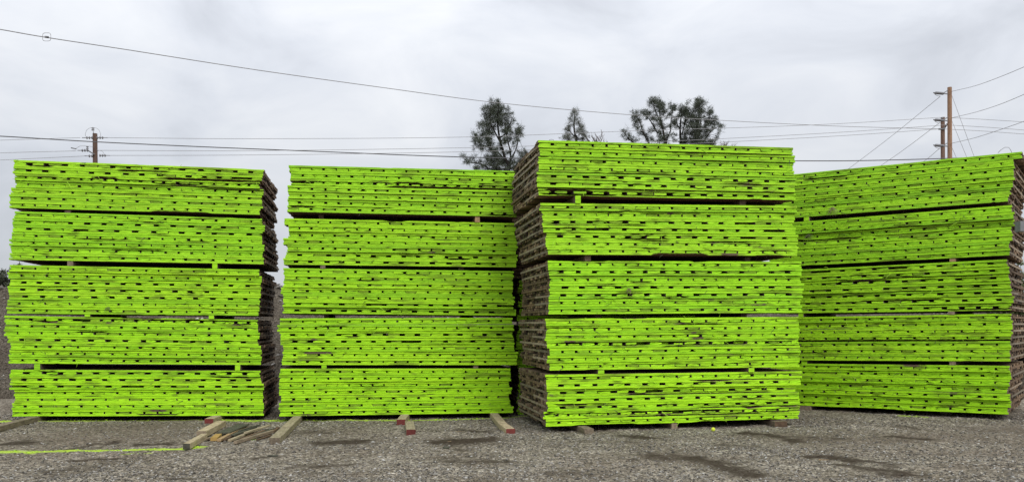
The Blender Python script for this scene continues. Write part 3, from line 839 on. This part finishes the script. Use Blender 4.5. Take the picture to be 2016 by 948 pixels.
# small things
def uv_ball(r, seg=16, rings=10):
    P = [(0, 0, -r)]; fs = []
    for i in range(1, rings):
        a = -math.pi / 2 + math.pi * i / rings
        rr = r * (1 + .004 * math.sin(7 * i))
        P += [(rr * math.cos(a) * math.cos(2 * math.pi * k / seg), rr * math.cos(a) * math.sin(2 * math.pi * k / seg), rr * math.sin(a)) for k in range(seg)]
    P.append((0, 0, r))
    for k in range(seg): fs.append((0, 1 + (k + 1) % seg, 1 + k))
    for i in range(rings - 2):
        for k in range(seg):
            a = 1 + i * seg + k; b = 1 + i * seg + (k + 1) % seg
            fs.append((a, b, b + seg, a + seg))
    t = len(P) - 1; b = 1 + (rings - 2) * seg
    for k in range(seg): fs.append((b + k, b + (k + 1) % seg, t))
    return make_mesh("ball", P, fs, [M_BALL], None, True)
p = gpt(1404, 848)
tag(link("ball", uv_ball(.033), None, (p.x, p.y, p.z + .03)), "small yellow ball on the gravel before third stack", "ball")

def tuft(name, fc, px, py, n, L, mat, label, cat, y=-.01, top=False):
    t, z = fc.at(px, py)
    mb = MB()
    for _ in range(n):
        a = random.uniform(-1.2, 1.2); l = L * random.uniform(.5, 1.1)
        d = Vector((math.sin(a), -random.uniform(.2, .6), -abs(math.cos(a)) if not top else abs(math.cos(a)))).normalized()
        s = Vector((random.uniform(-.03, .03), 0, random.uniform(-.015, .015)))
        mb.tube([s, s + d * l * .5 + Vector((0, -.01, .01)), s + d * l + Vector((random.uniform(-.02, .02), 0, -.02))], [.003, .0025, .001], 3, 0)
    o = link(name, mb.mesh(name, [mat]), None, fc.w(t, y, z))
    o.rotation_euler = (0, 0, fc.ang)
    return tag(o, label, cat)
tuft("grass_tuft", B4, 1640, 409, 34, .16, M_DRY, "dry grass tuft hanging from topmost bundle of rightmost stack", "grass tuft")
tuft("grass_tuft", B4, 1594, 462, 26, .13, M_WEED, "mossy grass tuft at left of rightmost stack second bundle", "grass tuft")
tuft("grass_tuft", B3, 1238, 568, 18, .10, M_DRY, "small dry grass tuft in middle bundle of third stack", "grass tuft")
tuft("grass_tuft", FACES[0], 214, 605, 16, .09, M_WEED, "grass tuft near foot of middle bundle of leftmost stack", "grass tuft")

def curl(fc, pts, label):
    mb = MB()
    P = []
    for (px, py, yy) in pts:
        t, z = fc.at(px, py); P.append(fc.w(t, yy, z))
    mb.tube(P, .0045, 5)
    tag(link("wire_curl", mb.mesh("wire_curl", [M_WIRE], True)), label, "wire")
curl(B4, [(1964, 300, .05), (1970, 294, .05), (1978, 289, .05), (1985, 289, .06), (1989, 294, .06), (1991, 299, .05)], "thin bent wire sticking up from top of rightmost stack")
curl(B3, [(1081, 277, .05), (1083, 274, .05), (1087, 273, .05), (1091, 274, .05), (1092, 277, .05)], "thin wire loop on top left of third stack")
curl(FACES[4], [(1018, 770, -.05), (1016, 778, -.1), (1017, 785, -.1), (1021, 782, -.08), (1022, 772, -.05)], "pale wire loop hanging in gap beside rear stack")

# dark bark scraps on the gravel
def scrap(px, py, w, d, label):
    p = gpt(px, py); P = []; k = 9
    for z in (0, 1):
        for i in range(k):
            a = 2 * math.pi * i / k; r = random.uniform(.7, 1.15)
            P.append((w * r * math.cos(a), d * r * math.sin(a), .006 * z + z * random.uniform(.004, .014)))
    fs = [tuple(range(k - 1, -1, -1)), tuple(range(k, 2 * k))] + [(i, (i + 1) % k, k + (i + 1) % k, k + i) for i in range(k)]
    tag(link("bark_scrap", make_mesh("bark_scrap", P, fs, [M_DARKW if d > .02 else M_TANW]), None, (p.x, p.y, p.z), (0, 0, random.uniform(-.2, .2))), label, "bark scrap", "scraps of bark and wood on the gravel")
scrap(537, 897, .07, .04, "dark bark scrap on gravel before the two end to end timbers")
scrap(878, 881, .05, .05, "dark bark scrap on the stained gravel before second stack")
scrap(880, 870, .09, .012, "pale wood splinter on the stained gravel before second stack")
scrap(898, 850, .12, .012, "long pale wood splinter on gravel near middle of second stack")
scrap(1622, 906, .06, .015, "pale wood chip on gravel at bottom right by dark stain")

# grey steel arm at the right edge
mb = MB(); a0 = pt(2002, 446, 14.3)
mb.box(a0.x, a0.x + 1.1, 14.2, 14.36, a0.z - .085, a0.z + .085, 0)
root = bpy.data.objects.new("steel_arm", None); col.objects.link(root)
root.location = (a0.x + 1.05, 14.28, gz(9.4))
tag(root, "grey steel arm jutting in at right edge before rightmost stack", "steel arm")
o = link("arm", mb.mesh("arm", [M_STEEL]), root); o.location = (-root.location.x, -root.location.y, -root.location.z)
mb = MB(); mb.box(a0.x + 1.0, a0.x + 1.14, 14.21, 14.35, gz(9.4) - .05, a0.z + .3, 0)
o = link("post", mb.mesh("post", [M_STEEL]), root); o.location = (-root.location.x, -root.location.y, -root.location.z)

# ------------------------------------------------------------------ utility poles and wires
def pole(name, px, top_py, Y, r, mat, label):
    p = pt(px, top_py, Y)
    root = bpy.data.objects.new(name, None); col.objects.link(root); root.location = (p.x, Y, 0)
    tag(root, label, "utility pole", "utility poles behind the stacks")
    mb = MB(); h = p.z
    mb.tube([(0.10 if px < 500 else .05, 0, -.3), (0.05 if px < 500 else .02, 0, h * .5), (0, 0, h)], [r * 1.25, r * 1.12, r], 12)
    link("pole_shaft", mb.mesh("pole_shaft", [mat]), root)
    return root
def child(root, name, mb, mats, smooth=True):
    o = link(name, mb.mesh(name, mats, smooth), root)
    o.location = -root.location
    return o
YP = 45.0
pl = pole("utility_pole", 187, 263, YP, .115, M_POLE2, "weathered brown utility pole with jumper loops behind leftmost stack")
def insul(mb, c, axis_, n=2, r=.07, step=.13):
    c = Vector(c); a = Vector(axis_).normalized()
    for k in range(n):
        q = c + a * step * k
        mb.tube([q - a * .035, q - a * .01, q + a * .02, q + a * .05], [.025, r, r * .8, .02], 8)
def arc(p0, p1, h, n=9, side=(0, 0, 1)):
    p0, p1 = Vector(p0), Vector(p1); s = Vector(side)
    return [p0.lerp(p1, i / (n - 1)) + s * h * math.sin(math.pi * i / (n - 1)) ** .7 for i in range(n)]
mb = MB(); c = pt(183, 256, YP); mb.tube([pt(184, 266, YP), pt(184, 259, YP)], .02, 6); insul(mb, c, (0, 0, 1), 2, .085, .1); child(pl, "pin_insulator", mb, [M_PORC])
for (px, py, ax, nn) in [(181, 271, (-1, 0, 0), 3), (192, 271, (1, 0, 0), 3), (172, 296, (-1, 0, 0), 3), (181, 307, (-1, 0, 0), 2), (197, 306, (1, 0, 0), 3)]:
    mb = MB(); p = pt(px, py, YP - .2); insul(mb, p, ax, nn, .08, .13)
    mb.tube([p, p + Vector(ax) * (.13 * nn + .12)], .02, 6)
    child(pl, "strain_insulator", mb, [M_PORC])
mb = MB(); mb.tube([pt(186, 304, YP - .2), pt(173, 296, YP - .2)], .035, 6); child(pl, "bracket", mb, [M_STEEL])
mb = MB(); c = pt(172, 293, YP - .2); insul(mb, c, (0, 0, 1), 2, .07, .1); child(pl, "pin_insulator", mb, [M_PORC])
for (a, b, h) in [((168, 268), (183, 252), .16), ((183, 252), (198, 268), .16), ((150, 293), (172, 288), .10), ((172, 288), (184, 290), .03), ((192, 297), (205, 306), .12)]:
    mb = MB(); sd_ = (-.6, 0, .8) if a[0] < 183 else (.6, 0, .8)
    mb.tube(arc(pt(*a, YP - .25), pt(*b, YP - .25), h, 9, sd_), .009, 5); child(pl, "jumper_wire", mb, [M_WIRE])
mb = MB(); mb.tube([pt(140, 291, YP - .25), pt(150, 293, YP - .25)], .03, 6); child(pl, "clamp", mb, [M_STEEL])

YT = 44.0; YS = 47.0
pt_ = pole("utility_pole", 1869.5, 172, YT, .105, M_POLE, "tall clean brown utility pole behind rightmost stack")
for (y0, yb) in [(179, 184), (232, 237), (282, 287)]:
    mb = MB(); L0 = pt(1866, yb + 1, YT - .15); L1 = pt(1838, yb - 1.5, YT - .6)
    mb.tube([L0, L0.lerp(L1, .35)], .03, 6)
    d = (L1 - L0)
    for k in range(8):
        q = L0.lerp(L1, .35 + .07 * k); mb.tube([q - d * .018, q, q + d * .018], [.035, .075, .035], 8)
    mb.tube([L0.lerp(L1, .9), L1], .03, 6)
    child(pt_, "post_insulator", mb, [M_PORC])
    mb = MB(); mb.tube(arc(L1, pt(1851, yb + 5, YT - .4), .06, 7, (0, 0, -1)), .012, 5); child(pt_, "jumper_wire", mb, [M_WIRE])
    mb = MB(); mb.tube([pt(1858, yb - 1, YT - .2), pt(1866, yb - 6, YT - .1)], .022, 6); child(pt_, "brace", mb, [M_STEEL])
ps_ = pole("utility_pole", 1856, 231, YS, .105, M_POLE2, "shorter older utility pole beside the tall clean pole")
mb = MB(); mb.tube([pt(1848, 254, YS - .2), pt(1858, 254, YS - .2), pt(1864, 246, YS - .25)], [.05, .05, .04], 6); child(ps_, "bracket", mb, [M_STEEL])
mb = MB(); insul(mb, pt(1862, 247, YS - .3), (1, 0, .8), 2, .07, .11); child(ps_, "pin_insulator", mb, [M_PORC])
mb = MB(); mb.tube([pt(1848, 237, YS - .15), pt(1856, 236, YS - .15)], .03, 6); insul(mb, pt(1855, 232, YS - .1), (0, 0, 1), 1, .06); child(ps_, "pin_insulator", mb, [M_PORC])

def smooth_path(P, n):
    """Catmull-Rom through the given points"""
    P = [P[0] + (P[0] - P[1])] + P + [P[-1] + (P[-1] - P[-2])]
    out = []
    for i in range(1, len(P) - 2):
        for k in range(n):
            t = k / n; a, b, c, d = P[i - 1], P[i], P[i + 1], P[i + 2]
            out.append(.5 * ((2 * b) + (c - a) * t + (2 * a - 5 * b + 4 * c - d) * t * t + (3 * b - a - 3 * c + d) * t ** 3))
    out.append(P[-2]); return out
def wire(pts, r, label, mat=M_WIRE, n=6):
    P = smooth_path([pt(*p) for p in pts], n)
    # spans that leave the picture carry on to the next pole; stays run down to the ground
    if pts[0][0] < -50: P = [P[0] + (P[0] - P[3]).normalized() * 35] + P
    d = (P[-1] - P[-3]).normalized()
    if 'guy wire' in label: P.append(P[-1] + d * ((P[-1].z + .1) / -d.z))
    elif pts[-1][0] > 2020 or 'slanting' in label: P.append(P[-1] + d * 35)
    mb = MB(); mb.tube(P, r, 6)
    return tag(link("overhead_wire", mb.mesh("overhead_wire", [mat], True)), label, "wire", "overhead wires behind the stacks")
w1 = wire([(-140, 34, 21), (0, 58, 23), (92, 74, 24.3), (250, 98, 26.6), (500, 137, 30), (750, 172, 33.5), (985, 203, 36.8), (1240, 226, 40.5), (1420, 237, 43), (1640, 248, 45.5), (1853, 254, YS - .3)],
     .0135, "long sloping wire carrying a square marker, running from top left to the poles")
mb = MB(); c = pt(92, 73, 24.3); s = .115
loop = [c + Vector((s * math.copysign(abs(math.cos(a)) ** .5, math.cos(a)), 0, s * math.copysign(abs(math.sin(a)) ** .5, math.sin(a)))) for a in [2 * math.pi * k / 20 + .2 for k in range(20)]]
mb.tube(loop + [loop[0]], .007, 5)
m2 = MB(); m2.tube([c + Vector((-.05, 0, 0)), c + Vector((.05, 0, -.01))], .03, 6)
o = link("line_marker", mb.mesh("line_marker", [M_WIRE], True), w1); link("clamp", m2.mesh("clamp", [M_CABLE]), w1)
wire([(-120, 263, 39), (0, 268, 41), (185, 279, 44.5), (400, 289, 45), (600, 297, 45.3), (910, 309, 45.8), (1240, 315, 46.3), (1570, 316.5, 46.6), (1700, 316, 46.8), (1856, 312, YS - .2), (2060, 304, 47)],
     .026, "thick dark cable sagging lowest behind all the stacks", M_CABLE)
wire([(-120, 281, 50), (0, 276, 47.5), (158, 271, YP - .2)], .0115, "uppermost wire left of weathered pole")
wire([(-120, 306, 50), (0, 301, 47.5), (150, 297, YP - .2)], .0115, "middle wire left of weathered pole")
wire([(-120, 321, 50), (0, 315, 47.5), (170, 307, YP - .2)], .0115, "lowest wire left of weathered pole")
wire([(206, 271, YP - .2), (500, 273, 45), (905, 270, 45.5), (1240, 258, 46), (1600, 246, 46.5), (1855, 231, YS - .1)], .0115, "uppermost long wire from weathered pole to the shorter pole")
wire([(190, 296, YP - .25), (500, 296.5, 45), (905, 291, 45.5), (1240, 281, 46), (1440, 272, 46.3), (1660, 260, 46.7), (1862, 246, YS - .3)], .0115, "middle long wire from weathered pole to the shorter pole")
wire([(210, 306, YP - .2), (500, 305, 45), (905, 299, 45.5), (1240, 288, 46), (1440, 279, 46.3), (1660, 267, 46.7), (1849, 254, YS - .2)], .0115, "lowest long wire from weathered pole to the shorter pole")
wire([(1856, 231, YS - .1), (1935, 235, 47.2), (2030, 241, 48)], .0115, "uppermost wire running right from the shorter pole")
wire([(1862, 246, YS - .3), (1935, 250, 47.2), (2030, 257, 48)], .0115, "middle wire running right from the shorter pole")
wire([(1858, 254, YS - .2), (1935, 258, 47.2), (2030, 265, 48)], .0115, "lowest wire running right from the shorter pole")
for (y0, y1, nm) in [(180, 130, "uppermost"), (232, 184, "middle"), (282, 238, "lowest")]:
    wire([(1874, y0, YT - .1), (1920, y0 - 11, 40), (1970, y0 - 29 + (y0 > 200) * 2, 36), (2030, y1 - 4, 32)], .011, f"{nm} wire rising right from the tall pole")
for (x0, y0, x1, y1, nm) in [(1851, 190, 1640, 355, "uppermost"), (1851, 241, 1680, 362, "middle"), (1851, 291, 1790, 336, "lowest")]:
    wire([(x0, y0, YT - .4), ((x0 + x1) / 2, (y0 + y1) / 2 + 3, 52), (x1, y1, 62)], .0115, f"{nm} wire slanting down left from the tall pole")
for (x0, y0, x1, y1, nm) in [(1874, 188, 1935, 355, "longest"), (1874, 238, 1922, 355, "middle"), (1874, 290, 1902, 355, "shortest")]:
    wire([(x0, y0, YT), ((x0 + x1) / 2, (y0 + y1) / 2, YT), (x1, y1, YT)], .009, f"{nm} thin guy wire slanting down right from the tall pole")

# ------------------------------------------------------------------ trees
def needles(mb_v, mb_f, c, r, n, width):
    d = rng.normal(0, 1, (n, 3)); d[:, 2] += .35
    d /= np.linalg.norm(d, axis=1)[:, None]
    o = c + rng.normal(0, .22 * r, (n, 3))
    tip = o + d * (r * rng.uniform(.55, 1.1, (n, 1)))
    s = np.cross(d, rng.normal(0, 1, (n, 3))); s /= np.linalg.norm(s, axis=1)[:, None] + 1e-9
    s *= width
    b = sum(len(x) for x in mb_v)
    mb_v.append(np.stack([o - s, o + s, tip], 1).reshape(-1, 3))
    mb_f.append(np.arange(b, b + 3 * n).reshape(-1, 3))

def pine(base_px, limbs, blobs, Yd, scale, org, label, mat=M_NEEDLE, dens=1.25, spread=1.0, width=.0105):
    """limbs: poly-lines in picture units of the crown study (scale, org), first is the trunk; blobs: foliage masses"""
    def q(x, y, dy=0.0):
        Yq = Yd + dy
        return pt(org[0] + x * scale, org[1] + y * scale, Yq)
    b0 = q(*base_px)
    root = bpy.data.objects.new("pine_tree", None); col.objects.link(root); root.location = (b0.x, Yd, 0)
    tag(root, label, "tree", "trees rising behind the stacks")
    segs = []
    for i, L in enumerate(limbs):
        dy = 0 if i == 0 else random.uniform(-.8, .8)
        P = [q(x, y, dy * k / max(1, len(L) - 1)) for k, (x, y) in enumerate(L)]
        if i == 0: P = [Vector((P[0].x, Yd, -.2)), Vector((P[0].x, Yd, P[0].z * .6))] + P
        P = smooth_path(P, 4)
        r0 = (.14 if i == 0 else .055)
        rr = [r0 * (1 - .82 * k / (len(P) - 1)) + .012 for k in range(len(P))]
        mb = MB(); mb.tube(P, rr, 7)
        child(root, "trunk" if i == 0 else "limb", mb, [M_BARK])
        segs += P[2:]
    V_, F_ = [], []
    twig = MB()
    # the crown goes on below the part that shows over the stacks
    xs_ = [b[0] for b in blobs]; ylo = max(b[1] for b in blobs)
    half = .5 * (max(xs_) - min(xs_)); zlow = .42 * b0.z
    low = []
    for k in range(26):
        f = k / 25
        yy = ylo + f * ((b0.z - zlow) / Yd * F / scale)
        low.append((base_px[0] + random.uniform(-1, 1) * half * (.95 - .35 * f), yy, 55 * .17 / scale * random.uniform(.7, 1.1)))
        segs.append(Vector((b0.x, Yd, b0.z - f * (b0.z - zlow))))
    for (x, y, r) in list(blobs) + low:
        rm = r * scale / F * Yd
        c0 = q(x, y, random.uniform(-1, 1) * spread)
        k = max(3, int(round(24 * (rm / .45) ** 2 * dens)))
        near_ = min(segs, key=lambda s: (s - c0).length + (1.5 if s.z > c0.z + .2 else 0))
        twig.tube([near_, near_.lerp(c0, .5) + Vector((0, 0, -.08)), c0], [.02, .014, .008], 4)
        for _ in range(k):
            dv = Vector((random.gauss(0, .62), random.gauss(0, .62), random.gauss(0, .55))) * rm
            cc = c0 + dv
            twig.tube([c0 + Vector((0, 0, -.12 * rm)), cc], [.010, .004], 3)
            needles(V_, F_, np.array(cc), random.uniform(.2, .45), int(34), width)
    v = np.concatenate(V_); f = np.concatenate(F_)
    cr_ = link("crown", fast_mesh("crown", v, f, [mat], None, False), root); cr_.location = -root.location
    child(root, "branchlet", twig, [M_BARK])["kind"] = "stuff"
    return root

s1 = 180 / 1034
pine((640, 900), [[(640, 900), (600, 760), (555, 600), (520, 420), (520, 260), (525, 110)], [(600, 780), (520, 690), (430, 640), (330, 600)], [(655, 870), (660, 700), (625, 540), (600, 400), (600, 240)],
     [(560, 600), (480, 450), (430, 330), (440, 150)], [(670, 760), (720, 660), (745, 560), (745, 460)], [(600, 880), (440, 880), (330, 820), (190, 800), (140, 760)], [(660, 880), (760, 800), (840, 700)], [(540, 520), (600, 480), (650, 380), (680, 300)]],
     [(525, 110, 28), (450, 130, 26), (480, 190, 55), (540, 180, 45), (430, 210, 40), (610, 190, 30), (380, 190, 30), (370, 250, 32), (470, 250, 70), (540, 260, 55), (600, 250, 32), (385, 300, 38), (670, 260, 22), (620, 300, 32), (440, 320, 48),
      (560, 330, 42), (500, 330, 40), (330, 370, 34), (345, 410, 30), (400, 380, 42), (460, 400, 36), (650, 370, 42), (700, 330, 24), (570, 390, 40), (640, 430, 48), (590, 450, 46), (420, 450, 45), (450, 470, 38), (350, 490, 44), (740, 440, 46), (760, 470, 34), (720, 470, 34), (250, 480, 26),
      (270, 520, 36), (390, 540, 46), (430, 570, 48), (310, 560, 36), (320, 610, 42), (260, 590, 26), (660, 540, 40), (600, 540, 36), (580, 580, 34), (755, 540, 28), (690, 590, 28), (440, 650, 46), (480, 680, 40), (350, 650, 28), (540, 640, 36), (450, 730, 50), (520, 740, 52), (400, 780, 48),
      (470, 820, 60), (560, 800, 55), (620, 780, 48), (680, 800, 55), (500, 870, 60), (600, 870, 60), (720, 860, 55), (800, 760, 42), (780, 690, 32), (840, 690, 34), (760, 820, 44), (310, 810, 36), (280, 870, 34), (150, 770, 30), (190, 810, 26), (120, 740, 22), (230, 760, 26), (330, 850, 30), (640, 680, 34)],
     62, s1, (890, 180), "tallest dark grey pine behind the gap between second and third stacks")
s2 = 160 / 1685
pine((575, 810), [[(575, 850), (555, 720), (530, 560), (535, 380), (545, 200)], [(555, 740), (480, 660), (420, 560)], [(845, 830), (760, 720), (690, 600), (640, 480)], [(440, 800), (400, 730), (330, 700)]],
     [(540, 165, 36), (540, 220, 60), (480, 270, 40), (600, 220, 36), (545, 330, 40), (600, 370, 55), (440, 360, 40), (500, 420, 50), (620, 430, 50), (400, 510, 46), (450, 520, 46), (350, 580, 40), (400, 610, 46), (640, 490, 40), (700, 530, 46), (680, 590, 50), (600, 600, 44), (740, 600, 40),
      (430, 690, 50), (330, 730, 44), (300, 770, 36), (530, 740, 40), (640, 660, 50), (690, 690, 52), (760, 690, 46), (650, 760, 50), (730, 770, 50), (420, 760, 40), (590, 780, 40)],
     78, s2, (1080, 200), "small pale conical pine left of the tree clump behind third stack", M_NEEDLE2, 1.0, 1.2, .010)
s3 = 230 / 1896
O3 = (1210, 180)
pine((830, 850), [[(830, 900), (810, 760), (780, 600), (740, 420), (720, 260)], [(700, 680), (590, 490), (480, 360)], [(560, 840), (460, 660), (405, 480), (320, 380)], [(850, 760), (905, 640), (915, 480), (950, 280)], [(800, 640), (680, 350), (620, 200)], [(300, 820), (220, 760), (150, 660)]],
     [(310, 380, 42), (320, 440, 42), (340, 480, 34), (300, 350, 30), (465, 330, 48), (470, 370, 34), (590, 180, 46), (640, 170, 50), (700, 180, 66), (760, 200, 48), (740, 260, 60), (690, 250, 46), (570, 220, 30), (790, 270, 32), (540, 370, 46), (600, 340, 34), (400, 480, 36), (370, 410, 30), (690, 480, 58), (720, 540, 50), (620, 430, 48),
      (640, 520, 30), (780, 320, 46), (770, 400, 34), (950, 230, 44), (960, 280, 46), (910, 240, 30), (990, 300, 30), (880, 360, 38), (850, 310, 30), (840, 420, 30), (930, 430, 30), (150, 650, 36), (180, 700, 40), (200, 770, 40), (230, 720, 26), (280, 800, 36), (370, 790, 30), (430, 660, 50), (500, 710, 50), (330, 560, 36), (370, 610, 36),
      (730, 680, 52), (770, 760, 60), (690, 790, 46), (600, 770, 40), (830, 820, 60), (800, 580, 46), (900, 580, 36), (960, 490, 36), (520, 440, 34), (540, 790, 34), (590, 620, 30), (640, 640, 34), (450, 560, 24), (860, 700, 34), (930, 690, 30)],
     70, s3, O3, "broad many limbed pine forming left half of the tree clump behind third stack")
pine((1075, 870), [[(1075, 900), (1065, 740), (1065, 560), (1080, 400), (1085, 270)], [(1090, 700), (1130, 560), (1150, 380)], [(1065, 620), (1010, 520), (990, 420)]],
     [(1090, 260, 44), (1060, 300, 34), (1120, 320, 60), (1170, 310, 50), (1090, 370, 48), (1160, 370, 46), (1040, 380, 30), (1200, 330, 34), (1000, 490, 40), (980, 520, 34), (1100, 510, 34), (1030, 440, 30), (1000, 590, 30), (1130, 690, 42), (1110, 600, 30), (1140, 480, 36), (1000, 700, 30), (970, 770, 36), (1120, 780, 40)],
     71.5, s3, O3, "slender pine in middle of the tree clump behind third stack")
pine((1330, 880), [[(1330, 920), (1330, 760), (1340, 600), (1370, 420), (1370, 180)], [(1330, 760), (1260, 600), (1230, 430), (1300, 290)], [(1350, 740), (1420, 620), (1520, 500), (1560, 320)], [(1400, 880), (1520, 700), (1640, 590), (1740, 560)], [(1360, 640), (1400, 480), (1400, 300)]],
     [(1215, 185, 26), (1340, 160, 50), (1400, 190, 58), (1330, 210, 46), (1440, 190, 34), (1310, 260, 46), (1380, 270, 50), (1280, 310, 52), (1420, 300, 44), (1390, 350, 50), (1250, 400, 60), (1320, 420, 60), (1200, 440, 44), (1220, 500, 58), (1300, 500, 70), (1370, 480, 46), (1260, 570, 62), (1330, 580, 70), (1300, 650, 76), (1240, 690, 56), (1360, 680, 70),
      (1400, 760, 74), (1310, 760, 80), (1240, 790, 60), (1380, 850, 80), (1290, 860, 70), (1480, 840, 60), (1560, 290, 32), (1560, 330, 44), (1530, 380, 40), (1500, 480, 60), (1550, 520, 62), (1480, 560, 60), (1610, 470, 46), (1640, 440, 30), (1670, 530, 32), (1590, 590, 40), (1740, 550, 22), (1710, 580, 18), (1520, 640, 40), (1460, 670, 46), (1490, 740, 40), (1650, 750, 36), (1600, 830, 44), (1690, 670, 26), (1570, 860, 50), (1440, 420, 30), (1480, 330, 28)],
     70.5, s3, O3, "dense pine forming right half of the tree clump behind third stack")

def bare_tree(base, Yd, n, spread, h, label):
    b = pt(*base, Yd)
    root = bpy.data.objects.new("bare_tree", None); col.objects.link(root); root.location = (b.x, Yd, 0)
    tag(root, label, "bare tree", "trees rising behind the stacks")
    mb = MB(); mb.tube([(0, 0, -.2), (.1, 0, b.z * .5), (0, 0, b.z)], [.16, .12, .06], 7)
    link("trunk", mb.mesh("trunk", [M_TWIG]), root)
    mb = MB()
    def grow(p, d, L, r, lev):
        q = p + d * L; m = p.lerp(q, .5) + Vector((random.gauss(0, .05), random.gauss(0, .05), 0)) * L
        mb.tube([p, m, q], [r, r * .8, r * .6], 4)
        if lev:
            for _ in range(random.choice((2, 3))):
                nd = (d + Vector((random.gauss(0, .42), random.gauss(0, .42), random.uniform(0, .35)))).normalized()
                grow(p.lerp(q, random.uniform(.5, 1)), nd, L * random.uniform(.55, .85), r * .62, lev - 1)
    for _ in range(n):
        d = Vector((random.gauss(0, spread), random.gauss(0, spread), 1)).normalized()
        grow(Vector((0, 0, b.z - h * random.uniform(.05, .45))), d, h * .42, .035, 3)
    link("twig", mb.mesh("twig", [M_TWIG]), root)["kind"] = "stuff"
bare_tree((1180, 292), 66, 9, .55, 1.7, "leafless twiggy tree between the conical pine and the tree clump")
bare_tree((1432, 296), 66, 6, .5, 1.1, "leafless twigs right of the tree clump behind third stack")

def shrub(px, py, Yd, r, n, mat, label):
    c = pt(px, py, Yd)
    root = bpy.data.objects.new("shrub", None); col.objects.link(root)
    zb = c.z - r * 1.3
    root.location = (c.x, Yd, zb); tag(root, label, "shrub")
    mb = MB(); V_, F_ = [], []
    for _ in range(n):
        d = Vector((random.gauss(0, .5), random.gauss(0, .5), abs(random.gauss(0, .6)))) * r
        cc = c + d
        mb.tube([Vector((c.x, Yd, zb)), cc], [.02, .006], 4)
        needles(V_, F_, np.array(cc), r * .3, 26, .022)
    v = np.concatenate(V_); f = np.concatenate(F_)
    o = link("foliage", fast_mesh("foliage", v, f, [mat], None, False), root); o.location = -root.location
    child(root, "stem", mb, [M_BARK])
shrub(-6, 566, 25.5, .55, 60, M_LEAF, "dark shrub on the gravel bank at far left edge")
shrub(2022, 650, 20.5, .8, 90, M_WEED, "weedy green growth on the bank at far right edge")
shrub(2014, 600, 22.5, .5, 50, M_WEED, "small weed clump above the growth at far right edge")
